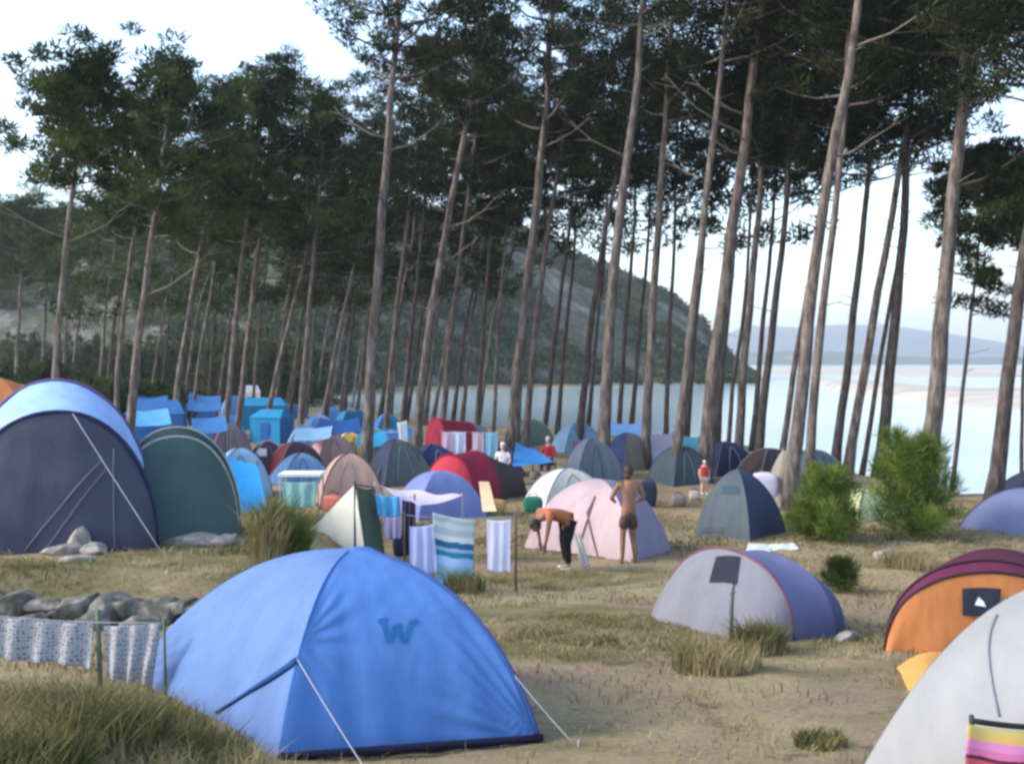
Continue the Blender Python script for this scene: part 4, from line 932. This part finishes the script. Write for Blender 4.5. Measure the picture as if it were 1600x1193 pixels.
for k, (x0, x1, yt, d) in enumerate([(225, 262, 612, 62), (440, 475, 632, 66), (505, 530, 636, 64), (545, 575, 640, 60), (350, 380, 618, 68)]):
    DM('distant small blue tent in the far camp', x0, x1, 700, yt, [b1, b3] if k % 2 else [fab('far_blue', (.12, .28, .6), .25)], d=d, group='distant blue tents')
cabin('far white caravan like tent beyond the cyan shelter', 372, 408, 602, 625, 70, whitef, whitef, rot=15)
# tents by the water
DM('grey green dome by the water left of the red jacket', 788, 868, 712, 654, [fab('grey_green', (.14, .19, .17), .2), fab('grey_green2', (.08, .12, .11), .2)], d=38)
sheet_tent('bright blue lean-to tarp in front of the grey green dome', [X(806, 690, 33), X(832, 700, 33.5), X(868, 722, 31), X(800, 728, 30.5)], fab('leanto_blue', (.06, .28, .68), .25), sag=.02)
sheet_tent('maroon windbreak strung between trunks', [X(896, 690, 39), X(944, 684, 38), X(944, 722, 37.9), X(896, 724, 38.9)], fab('windbreak', (.16, .03, .07), .1), name='windbreak', cat='windbreak', sag=.03)
root, fs, pp_ = DM('beige and navy dome by the shore', 955, 1006, 738, 676, [fab('taupe', (.26, .23, .21), .2), fab('navy_teal', (.03, .045, .12), .1)], d=34, rot=40)
sheet_tent('sky blue tarp stretched above the beige and navy dome', [X(950, 662, 39), X(1006, 660, 39), X(1004, 678, 36), X(952, 680, 36)], fab('tarp_sky', (.16, .36, .72), .3), sag=.03)
sheet_tent('grey lilac tarp hanging between two shore pines', [X(1016, 678, 34), X(1052, 676, 34), X(1048, 742, 32), X(1022, 744, 32)], fab('grey_lilac', (.22, .22, .32), .2), sag=.03)
sheet_tent('teal tarp hung upright left of the thick branched pine', [X(1064, 680, 34.5), X(1092, 682, 34), X(1092, 738, 33.9), X(1064, 738, 34.4)], fab('tarp_teal', (.07, .24, .36), .25), sag=.02)
DM('dark blue low tent behind the pyramid tent', 1108, 1160, 745, 690, [fab('inky_blue', (.03, .035, .08), .1)], d=33)
DM('dark brown low tent among the trunks over the white bag', 1176, 1228, 752, 700, [fab('umber', (.06, .045, .05), .1)], d=32)
DM('grey teal low tent behind the left green shrub', 1240, 1300, 760, 702, [fab('petrol', (.07, .12, .14), .15)], d=30)
DM('lime cream tent top between the two shrubs', 1322, 1384, 800, 762, [fab('lime_cream', (.55, .60, .33), .25)], d=23.5)
DM('dark teal small tent at the right edge by the shore', 1588, 1650, 800, 735, [fab('edge_teal', (.04, .05, .09), .15)], d=25)

for lb, q, c in (('azure tarp hung between the teal tent and the cyan cabin tent', [(300, 652, 36), (352, 648, 36), (356, 672, 33), (300, 676, 33)], b1),
                 ('pale blue tarp behind the pinkish tan dome', [(462, 668, 36), (520, 664, 36), (516, 684, 33.5), (458, 688, 33.5)], F3('pale_tarp', (.22, .42, .66), .25)),
                 ('blue tarp low between the turquoise dome and the crimson tent', [(600, 668, 42), (660, 664, 42), (656, 684, 39), (598, 686, 39)], b1),
                 ('aqua tarp over the front of the blue cabin tent', [(206, 640, 37), (262, 636, 37), (268, 662, 34), (204, 664, 34)], F3('aqua_tarp', (.10, .34, .62), .25)),
                 ('light blue tarp by the tall trunk behind the storm grey dome', [(560, 676, 37), (602, 672, 37), (606, 694, 34.5), (556, 696, 34.5)], b3)):
    sheet_tent(lb, [X(*p) for p in q], c, sag=.08)
# ------------------------------------------------------------------ laundry
def line(label, a, b, r=.006, sag=.04, posts=True, m=None):
    base = Vector((a.x, a.y, tz(a.x, a.y))); root = empty('clothes_line', base, label, 'clothes line')
    MB().tube(sag_line(a, b, 12, sag), r, 5).build('cord', m or white_rope, root)
    if posts:
        for q in (a, b): MB().tube([Vector((q.x, q.y, tz(q.x, q.y) - .05)), q + Vector((0, 0, .05))], .016, 6).build('pole', bark2, root)
    return root
line('clothes line with three towels behind the large blue dome', X(632, 804, 14.4), X(806, 806, 14.4))
d_ = 14.4
cloth('towel', 'pale lavender towel at the left end of the towel line', 'towel', X(640, 822, d_), X(678, 818, d_), X(640, 900, d_), X(684, 894, d_), fab('periwinkle', (.48, .54, .80), .3), wave=.02)
st = stripes('blue', [(0, (.42, .50, .56)), (.12, (.52, .60, .66)), (.2, (.40, .48, .55)), (.3, (.58, .66, .74)), (.38, (.02, .13, .30)), (.47, (.30, .48, .68)), (.52, (.03, .22, .40)), (.6, (.36, .55, .85)), (.72, (.30, .50, .62)), (.88, (.26, .50, .66)), (.96, (.5, .65, .8))], 1)
cloth('towel', 'large blue and grey striped towel in the middle of the towel line', 'towel', X(676, 800, d_), X(742, 812, d_), X(680, 914, d_), X(738, 918, d_), st, wave=.02, folds=2)
cloth('towel', 'plain white towel at the right end of the towel line', 'towel', X(761, 811, d_), X(798, 811, d_), X(762, 891, d_), X(797, 893, d_), fab('lilac_towel', (.70, .70, .84), .3), wave=.012)
tuft(725, 925, .3, .3, 500, greeng, 'green grass tuft under the striped towel')
line('far clothes line of pastel towels behind the red dome', X(684, 672, 33), X(790, 676, 33), sag=.02)
for x0, x1, c, nm, yb in ((690, 708, (.70, .48, .62), 'pink', 706), (708, 728, (.66, .68, .82), 'white', 710), (738, 756, (.66, .50, .56), 'rose patterned', 712), (758, 778, (.28, .55, .68), 'turquoise', 718)):
    cloth('towel', nm + ' towel on the far pastel clothes line', 'towel', X(x0, 674, 33), X(x1, 674, 33), X(x0, yb, 33), X(x1, yb, 33), fab('far_' + nm, c, .3), wave=.03, folds=3, res=(12, 10))
cloth('sheet', 'white sheet hanging left of the pale leaning pine', 'sheet', X(620, 660, 33.5), X(636, 656, 33.5), X(626, 700, 33.5), X(638, 702, 33.5), whitef, wave=.03, res=(12, 10))
# clothes by the ridge tent
line('short line of clothes beside the cream ridge tent', X(585, 768, 17.6), X(648, 776, 17.6))
cloth('shirt', 'bright blue shirt hanging beside the cream ridge tent', 'shirt', X(586, 771, 17.55), X(624, 775, 17.55), X(590, 806, 17.5), X(626, 808, 17.5), fab('shirt_blue', (.10, .38, .66), .2), wave=.06, folds=4, res=(16, 12))
cloth('shorts', 'lilac checked shorts hanging below the bright blue shirt', 'shorts', X(598, 806, 17.45), X(626, 806, 17.45), X(600, 840, 17.4), X(626, 840, 17.4), fab('lilac_check', (.42, .36, .52), .2), wave=.05, res=(16, 12))
cloth('trousers', 'dark plum trousers hanging right of the lilac shorts', 'trousers', X(628, 780, 17.55), X(648, 782, 17.55), X(628, 856, 17.4), X(644, 852, 17.4), fab('dark_trouser', (.04, .025, .06), 0), wave=.05, res=(14, 12))
# two hanging cloths at left front
def print_mat(name):
    m = bpy.data.materials.new(name); nt, N, L = nodes(m); out = N.new('ShaderNodeOutputMaterial'); p = N.new('ShaderNodeBsdfPrincipled'); L.new(p.outputs[0], out.inputs[0])
    tc = N.new('ShaderNodeTexCoord'); mp = N.new('ShaderNodeMapping'); mp.inputs['Scale'].default_value = (30, 12, 1); L.new(tc.outputs['UV'], mp.inputs[0])
    v = N.new('ShaderNodeTexVoronoi'); v.inputs['Scale'].default_value = 1.0; v.inputs['Randomness'].default_value = .45; L.new(mp.outputs[0], v.inputs[0])
    cr = N.new('ShaderNodeValToRGB'); cr.color_ramp.elements[0].position = .22; cr.color_ramp.elements[1].position = .42
    cr.color_ramp.elements[0].color = (.10, .09, .13, 1); cr.color_ramp.elements[1].color = (.36, .36, .38, 1)
    L.new(v.outputs['Distance'], cr.inputs[0]); L.new(cr.outputs[0], p.inputs['Base Color']); p.inputs['Roughness'].default_value = .9; return m
pm = print_mat('printed_cotton')
d_ = 7.6
line('clothes line with printed cloths at the left edge', X(-60, 955, d_), X(252, 972, d_), sag=.03, r=.005, posts=False)
b = D(153, d_ + .03); o = MB().tube([b - Vector((0, 0, .1)), P(153, 952, d_ + .03)], [.02, .018], 8).tube([P(146, 972, d_ + .03), P(160, 972, d_ + .03)], .006, 6).build('stake', plain('green_post', (.09, .12, .08)))
origin_to(o, b); tag(o, 'green post holding the clothes line at left', 'stake')
o = MB().tube([D(256, d_) - Vector((0, 0, .1)), P(256, 966, d_)], .012, 7).tube([P(250, 974, d_), P(262, 974, d_)], .006, 6).build('stake', plain('green_post', (.09, .12, .08)))
origin_to(o, D(256, d_)); tag(o, 'thin post at the right end of the clothes line by the blue tent', 'stake')
cloth('cloth', 'long patterned white cloth on the line at the left edge', 'cloth', X(-50, 958, d_), X(146, 974, d_), X(-50, 1018, d_), X(143, 1042, d_), pm, wave=.03, folds=9, sag=.01, res=(60, 20))
cloth('cloth', 'patterned white cloth between the green post and the blue tent', 'cloth', X(162, 978, d_), X(252, 972, d_), X(166, 1058, d_), X(236, 1070, d_), pm, wave=.028, folds=6, sag=.005, res=(50, 24))
# debris
root = empty('driftwood', G(1105, 1052), 'dark twisted driftwood lying in the dry grass', 'driftwood')
b = G(1105, 1052); mb = MB()
mb.tube([b + Vector((-.12, 0, .03)), b + Vector((0, .03, .07)), b + Vector((.12, 0, .04)), b + Vector((.22, .04, .02))], [.03, .04, .03, .012], 7); mb.tube([b + Vector((0, .03, .07)), b + Vector((.04, -.03, .14)), b + Vector((.1, -.05, .17))], [.025, .015, .006], 6)
mb.tube([b + Vector((-.06, 0, .05)), b + Vector((-.14, .02, .13))], [.018, .005], 6); mb.build('wood', plain('charred', (.04, .03, .028)), root)
line('pale rope lying across the ground in front of the lavender tent', G(1230, 1115) + Vector((0, 0, .04)), G(1440, 1045) + Vector((0, 0, .07)), r=.0035, sag=.0, posts=False, m=plain('straw_rope', (.36, .30, .21)))

# ------------------------------------------------------------------ people
skinm = base_mat('tanned_skin', [(.17, .085, .055), (.25, .125, .08)], scale=8, rough=.6, spec=.3); skinp = base_mat('fair_skin', [(.5, .32, .25), (.6, .4, .32)], scale=8, rough=.6)
hairm = base_mat('dark_hair', [(.02, .014, .012), (.045, .03, .024)], scale=30, rough=.6, stretch=(1, 1, .2))
def skinmesh(name, V, E, Rr, m, root, M, rootv=0, sub=1):
    me = bpy.data.meshes.new(name); me.from_pydata([tuple(M @ Vector(v) - root.location) for v in V], E, []); me.update()
    o = bpy.data.objects.new(name, me); COL.objects.link(o); me.materials.append(m); o.parent = root
    bm = bmesh.new(); bm.from_mesh(me); ly = bm.verts.layers.skin.verify()
    for i, v in enumerate(bm.verts): r = Rr[i]; v[ly].radius = r if isinstance(r, tuple) else (r, r); v[ly].use_root = (i == rootv)
    bm.to_mesh(me); bm.free()
    s = o.modifiers.new('skin', 'SKIN'); s.use_smooth_shade = True; s.branch_smoothing = .3
    q = o.modifiers.new('subd', 'SUBSURF'); q.levels = sub; q.render_levels = sub; return o
def person(label, base, head_deg, J, top=None, bottom=None, skin=None, hair=hairm, hat=None, shoes=None, scale=1., longlegs=False, long_sleeve=False, skirt=False):
    """J: joints in local metres (x right, y forward, z up)"""
    root = empty('person', base, label, 'person'); M = Matrix.Translation(base) @ Matrix.Rotation(R(head_deg), 4, 'Z') @ Matrix.Scale(scale, 4)
    skin = skin or skinm; V = []; E = []; Rr = []; ix = {}
    def add(n, p, r, par=None):
        ix[n] = len(V); V.append(p); Rr.append(r)
        if par is not None: E.append((ix[par], ix[n]))
    v = lambda n: Vector(J[n])
    add('pelvis', v('pelvis'), (.15, .12)); add('waist', v('pelvis').lerp(v('chest'), .45), (.125, .1), 'pelvis'); add('chest', v('chest'), (.18, .125), 'waist')
    add('neck0', v('neck'), .07, 'chest'); add('neck1', v('neck').lerp(v('head'), .5), .06, 'neck0')
    for s in 'lr':
        add('sh' + s, v('sh' + s), .062, 'chest'); add('el' + s, v('el' + s), .043, 'sh' + s); add('wr' + s, v('wr' + s), .028, 'el' + s)
        dr = (v('wr' + s) - v('el' + s)).normalized(); side = dr.cross(Vector((0, 1, 0))); side = side.normalized() if side.length > .1 else Vector((1, 0, 0)); nn = dr.cross(side).normalized()
        sgn = 1 if s == 'r' else -1
        add('pm' + s, v('wr' + s) + dr * .055, (.036, .02), 'wr' + s)
        for k, (o_, ln) in enumerate(((-.027, .062), (-.009, .075), (.009, .07), (.027, .055))):
            a = v('wr' + s) + dr * .09 + nn * o_; add(f'f{k}a' + s, a, .010, 'pm' + s); add(f'f{k}b' + s, a + dr * ln * .6 + side * .012 * sgn, .009, f'f{k}a' + s); add(f'f{k}c' + s, a + dr * ln + side * .03 * sgn, .007, f'f{k}b' + s)
        a = v('wr' + s) + dr * .035 - nn * .035; add('ta' + s, a, .011, 'wr' + s); add('tb' + s, a + dr * .035 - nn * .02, .009, 'ta' + s)
        add('hp' + s, v('pelvis').lerp(v('kn' + s), .14) + Vector((.05 * (1 if s == 'r' else -1), 0, 0)), .1, 'pelvis'); add('kn' + s, v('kn' + s), .058, 'hp' + s); add('cf' + s, v('kn' + s).lerp(v('an' + s), .35), .056, 'kn' + s)
        add('an' + s, v('an' + s), .036, 'cf' + s); add('ft' + s, v('an' + s) + Vector(J.get('toe' + s, (0, .15, -.05))), (.038, .026), 'an' + s)
    skinmesh('body', V, E, Rr, skin, root, M)
    h = v('head'); fw = Vector(J.get('face', (0, 1, 0))).normalized(); up = (h - v('neck')).normalized(); up = (up - fw * up.dot(fw)).normalized(); rt = fw.cross(up)
    bm = bmesh.new(); bmesh.ops.create_icosphere(bm, subdivisions=4, radius=1)
    for q in bm.verts:
        c = q.co; x, y, z = c.x * .075, c.y * .095, c.z * .115
        if z < 0: x *= 1 - .35 * (-c.z); y *= 1 - .1 * (-c.z)
        if c.y > .6: y += .022 * math.exp(-(c.x / .16) ** 2 - ((c.z + .12) / .2) ** 2) + .006 * math.exp(-(c.x / .3) ** 2 - ((c.z + .5) / .1) ** 2) - .008 * sum(math.exp(-((c.x - e) / .16) ** 2 - ((c.z - .1) / .12) ** 2) for e in (-.38, .38))
        for e in (-1, 1): x += e * .018 * math.exp(-((c.x - e * .95) / .12) ** 2 - (c.y / .18) ** 2 - ((c.z + .05) / .25) ** 2)
        q.co = M @ (h + rt * x + fw * y + up * z)
    me = bpy.data.meshes.new('head'); bm.to_mesh(me); bm.free(); hd = link('head', me, skin, root)
    for e in (-1, 1):
        bm = bmesh.new(); bmesh.ops.create_uvsphere(bm, u_segments=8, v_segments=6, radius=.011, matrix=M @ Matrix.Translation(h + rt * e * .029 + fw * .084 + up * .012)); me = bpy.data.meshes.new('eye'); bm.to_mesh(me); bm.free(); link('eye', me, darkpole, hd); hdx = COL.objects[-1]
        hdx.parent = root
    for nm, m_, k_, lo in (('hair', hair, 1.09, -.35),) + ((('hat', hat, 1.2, .25),) if hat else ()):
        bm = bmesh.new(); bmesh.ops.create_icosphere(bm, subdivisions=3, radius=1)
        dl = [q for q in bm.verts if q.co.z < lo or (q.co.y > .35 and q.co.z < .45)]; bmesh.ops.delete(bm, geom=dl, context='VERTS')
        for q in bm.verts: c = q.co; kk = k_ + .03 * mnoise.noise(c * 4); q.co = M @ (h + rt * c.x * .08 * kk + fw * (c.y * .1 * kk - .004) + up * c.z * .118 * kk)
        me = bpy.data.meshes.new(nm); bm.to_mesh(me); bm.free(); o = link(nm, me, m_, root); s_ = o.modifiers.new('t', 'SOLIDIFY'); s_.thickness = .012
    if top:
        V2 = [v('pelvis') - (v('chest') - v('pelvis')) * .22, v('pelvis').lerp(v('chest'), .5), v('chest'), v('neck').lerp(v('chest'), .35)]; E2 = [(0, 1), (1, 2), (2, 3)]; R2 = [(.18, .15), (.16, .135), (.178, .135), .085]
        for s in 'lr':
            i = len(V2); V2 += [v('sh' + s), v('sh' + s).lerp(v('el' + s), .6 if not long_sleeve else 1)]; E2 += [(2, i), (i, i + 1)]; R2 += [.078, .062]
            if long_sleeve: V2.append(v('el' + s).lerp(v('wr' + s), .9)); E2.append((i + 1, i + 2)); R2.append(.042)
        skinmesh('shirt', V2, E2, R2, top, root, M)
    if bottom:
        V2 = [v('pelvis') + (v('chest') - v('pelvis')) * .12, v('pelvis')]; E2 = [(0, 1)]; R2 = [(.155, .125), (.172, .14)]
        for s in 'lr':
            hp = v('pelvis').lerp(v('kn' + s), .14) + Vector((.05 * (1 if s == 'r' else -1), 0, 0)); i = len(V2)
            V2 += [hp, v('pelvis').lerp(v('kn' + s), .75) + (v('kn' + s) - v('kn' + s))]; E2 += [(1, i), (i, i + 1)]; R2 += [.118, .1]
            V2[-1] = hp.lerp(v('kn' + s), .75)
            if longlegs: V2 += [v('kn' + s), v('kn' + s).lerp(v('an' + s), .92)]; E2 += [(i + 1, i + 2), (i + 2, i + 3)]; R2 += [.082, .06]
        skinmesh('trousers' if longlegs else 'shorts', V2, E2, R2, bottom, root, M)
    if shoes:
        for s in 'lr':
            a = v('an' + s); t_ = a + Vector(J.get('toe' + s, (0, .15, -.05))); skinmesh('shoe', [a + Vector((0, -.03, -.04)), (a + t_) / 2 + Vector((0, 0, -.01)), t_ + Vector((0, .03, 0))], [(0, 1), (1, 2)], [(.045, .04), (.046, .036), (.04, .026)], shoes, root, M)
    return root
stand = dict(pelvis=(0, 0, .93), chest=(0, 0, 1.3), neck=(0, .01, 1.47), head=(0, .03, 1.62), shl=(-.17, 0, 1.4), shr=(.17, 0, 1.4), ell=(-.25, -.03, 1.12), elr=(.25, -.03, 1.12), wrl=(-.24, .08, .88), wrr=(.24, .08, .88),
             knl=(-.1, .02, .5), knr=(.1, .02, .5), anl=(-.12, -.02, .08), anr=(.12, -.02, .08))
man = dict(stand); man.update(chest=(.02, .06, 1.3), neck=(.03, .12, 1.46), head=(.05, .18, 1.6), ell=(-.3, .05, 1.15), wrl=(-.18, .28, 1.08), elr=(.3, .02, 1.15), wrr=(.2, .26, 1.05), shl=(-.17, .08, 1.4), shr=(.2, .08, 1.4))
person('bare chested tanned man in dark brown shorts standing before the pink tent', G(982, 880), 12, man, bottom=fab('brown_shorts', (.07, .04, .04), 0), shoes=plain('sandal', (.15, .1, .08)))
bend = dict(pelvis=(0, -.1, .86), chest=(0, .30, 1.02), neck=(0, .45, .92), head=(0, .56, .80), face=(0, .55, -.85), shl=(-.17, .38, 1.02), shr=(.17, .38, 1.02), ell=(-.2, .44, .74), elr=(.2, .42, .74), wrl=(-.15, .46, .50), wrr=(.14, .40, .5),
            knl=(-.1, .02, .48), knr=(.1, -.04, .48), anl=(-.11, -.02, .08), anr=(.12, -.12, .08))
person('person bending forward in a rust orange top and black trousers', G(882, 890), 118, bend, top=fab('rust_orange', (.42, .13, .06), .05), bottom=fab('black_cotton', (.012, .01, .012), 0), skin=skinm, shoes=plain('white_shoe', (.65, .62, .6)), longlegs=True)
cloth('cloth', 'white cloth dangling beside the bending person', 'cloth', G(889, 889) + Vector((.05, .25, .62)), G(889, 889) + Vector((.2, .25, .6)), G(889, 889) + Vector((.22, .1, .03)), G(889, 889) + Vector((.38, .1, .03)), fab('soft_white', (.7, .66, .62), .2), wave=.03, res=(12, 12))
sit = dict(pelvis=(0, 0, .45), chest=(0, .05, .84), neck=(0, .08, 1.0), head=(0, .11, 1.15), shl=(-.17, .06, .93), shr=(.17, .06, .93), ell=(-.24, .12, .68), elr=(.24, .12, .68), wrl=(-.12, .34, .58), wrr=(.12, .34, .58),
           knl=(-.12, .45, .5), knr=(.12, .45, .5), anl=(-.12, .48, .08), anr=(.12, .48, .08))
redj = fab('red_jacket', (.42, .03, .05), .05)
person('seated person in dark red jacket and white cap by the grey green dome', D(858, 34), 160, sit, top=redj, bottom=fab('maroon_trouser', (.10, .03, .05), 0), hat=plain('white_cap', (.8, .76, .8)), longlegs=True, long_sleeve=True, shoes=darkpole, skin=skinp)
person('small child in red shirt and white cap standing left of the pyramid tent', D(1101, 28.5), 190, stand, top=fab('bright_red', (.45, .05, .05), .05), bottom=fab('pale_shorts', (.6, .45, .4), 0), hat=plain('white_cap', (.8, .76, .8)), skin=skinp, scale=.56, shoes=plain('white_shoe', (.65, .62, .6)))
bag('dark navy duffel bag standing behind the bare chested man', 1012, 792, .5, .7, fab('duffel_navy', (.025, .03, .06), 0))
person('person with white top seated by the blue lean-to tarp', D(786, 31), 175, sit, top=fab('white_top2', (.72, .70, .72), 0), bottom=fab('navy_trouser', (.02, .02, .04), 0), skin=skinp, longlegs=True, hat=plain('white_cap', (.8, .76, .8)))
for b, lb in ((D(786, 31), 'small camp stool under the seated person in white'), (D(858, 34), 'small camp stool under the person in the dark red jacket')):
    root = empty('stool', b, lb, 'stool')
    mb = MB(); mb.box(b + Vector((0, 0, .33)), Vector((.2, 0, 0)), Vector((0, .18, 0)), Vector((0, 0, .015))); mb.build('seat', dkgrey, root, smooth=False)
    for sx in (-1, 1):
        for sy in (-1, 1): MB().tube([b + Vector((sx * .17, sy * .15, .32)), b + Vector((-sx * .15, sy * .15, 0))], .012, 5).build('leg', steel, root)
# more of the packed camp under the trees
F2 = fab
for lb, x0, x1, yt, cols in (
    ('steel blue dome tent between the folding table and the pinkish one', 440, 500, 708, [F2('steel_blue', (.16, .28, .46), .2), F2('steel_blue2', (.06, .12, .26), .1)]),
    ('pale aqua dome tent right of the mustard one', 556, 610, 668, [F2('aqua', (.16, .32, .42), .25)]),
    ('slate green dome tent under the white hanging sheet', 600, 655, 690, [F2('slate_green', (.09, .12, .11), .15)]),
    ('pale blue grey dome tent behind the pastel towels', 716, 772, 664, [F2('blue_grey', (.18, .24, .34), .25)]),
    ('faded purple dome tent left of the seated person in white', 742, 792, 686, [F2('faded_purple', (.12, .08, .14), .15)]),
    ('grey blue dome tent between the tallest pine and the maroon windbreak', 902, 950, 684, [F2('greyish_blue', (.12, .15, .20), .15)]),
    ('light sky blue dome tent by the left shore pines', 880, 925, 660, [F2('sky_pale', (.20, .34, .52), .25)]),
    ('dull slate dome tent between the lilac and teal tarps', 1040, 1086, 696, [F2('dull_slate', (.06, .085, .10), .1)]),
    ('strong blue dome tent left of the cyan cabin tent', 330, 382, 648, [F2('dark_bluish', (.06, .22, .52), .2)]),
    ('light blue dome tent left of the dusky mauve one', 286, 336, 660, [F2('light_blue2', (.16, .30, .55), .25)]),
    ('powder blue dome tent right of the cyan cabin tent', 452, 500, 662, [F2('purple_grey', (.20, .30, .50), .2)]),
    ('deep turquoise dome tent behind the navy tarp shelter', 520, 570, 640, [F2('deep_turq', (.03, .18, .32), .25)])):
    DM(lb, x0, x1, 760, yt, cols, asp=.85, rot=15 + (x0 % 25))
for k, (px, py, w, h, c) in enumerate([(788, 740, .3, .25, (.5, .48, .5)), (812, 745, .35, .2, (.05, .06, .10)), (834, 748, .25, .25, (.32, .24, .22)), (850, 750, .2, .3, (.5, .45, .45)), (800, 756, .3, .18, (.22, .10, .12)), (1060, 790, .4, .3, (.20, .17, .16)), (1085, 780, .3, .25, (.42, .38, .34))]):
    bag(['pale grey', 'dark navy', 'dusty tan', 'small whitish', 'dull maroon', 'taupe', 'cream'][k] + ' kit bag on the bare ground ' + ('in front of the blue lean-to' if k < 5 else 'left of the pyramid tent'), px, py, w, h, F2('kit%d' % k, c, 0))

# ------------------------------------------------------------------ air, sky, sun
def build_haze():
    x0, x1, y0, y1, z0, z1 = -5900, 5900, -380, 5900, -4, 260
    V = np.array([[x, y, z] for z in (z0, z1) for y in (y0, y1) for x in (x0, x1)], float)
    me = np_mesh('haze', V, np.array([[0, 2, 3, 1], [4, 5, 7, 6], [0, 1, 5, 4], [2, 6, 7, 3], [0, 4, 6, 2], [1, 3, 7, 5]]))
    m = bpy.data.materials.new('haze_air'); nt, N, L = nodes(m); out = N.new('ShaderNodeOutputMaterial'); v = N.new('ShaderNodeVolumePrincipled')
    v.inputs['Color'].default_value = (.84, .90, 1, 1); v.inputs['Density'].default_value = .0004; v.inputs['Anisotropy'].default_value = .2; L.new(v.outputs[0], out.inputs['Volume'])
    tag(link('haze', me, m, smooth=False), 'pale blue air haze over the lagoon and hills', 'haze', kind='stuff')
build_haze()
SUN_EL, SUN_AZ = 32, 262     # azimuth clockwise from +Y: sun to the left
w = bpy.data.worlds.new("World"); sc.world = w; w.use_nodes = True; N = w.node_tree.nodes; L = w.node_tree.links; N.clear()
out = N.new('ShaderNodeOutputWorld'); bg = N.new('ShaderNodeBackground'); sky = N.new('ShaderNodeTexSky'); sky.sky_type = 'NISHITA'; sky.sun_disc = False
sky.sun_elevation = R(SUN_EL); sky.sun_rotation = R(SUN_AZ); sky.air_density = 1.1; sky.dust_density = 1.2; sky.ozone_density = .3
L.new(sky.outputs[0], bg.inputs[0]); bg.inputs[1].default_value = .15; L.new(bg.outputs[0], out.inputs[0])
sd = bpy.data.lights.new('sun', 'SUN'); sd.energy = 1.35; sd.angle = R(16); sd.color = (1, .93, .84); so = bpy.data.objects.new('sun', sd); COL.objects.link(so)
dirv = Vector((math.sin(R(SUN_AZ)) * math.cos(R(SUN_EL)), math.cos(R(SUN_AZ)) * math.cos(R(SUN_EL)), math.sin(R(SUN_EL))))
so.rotation_euler = dirv.to_track_quat('Z', 'Y').to_euler(); so.location = dirv * 60

vs = sc.view_settings; vs.view_transform = 'Standard'; vs.look = 'None'; vs.gamma = 1; vs.use_curve_mapping = False; vs.exposure = 1.82
sc.render.engine = 'CYCLES'; sc.cycles.use_denoising = True; sc.cycles.max_bounces = 6; sc.cycles.transparent_max_bounces = 6
sc.cycles.diffuse_bounces = 3; sc.cycles.glossy_bounces = 2; sc.cycles.transmission_bounces = 2; sc.cycles.volume_bounces = 0
sc.cycles.pixel_filter_type = 'BLACKMAN_HARRIS'; sc.cycles.filter_width = 2.9
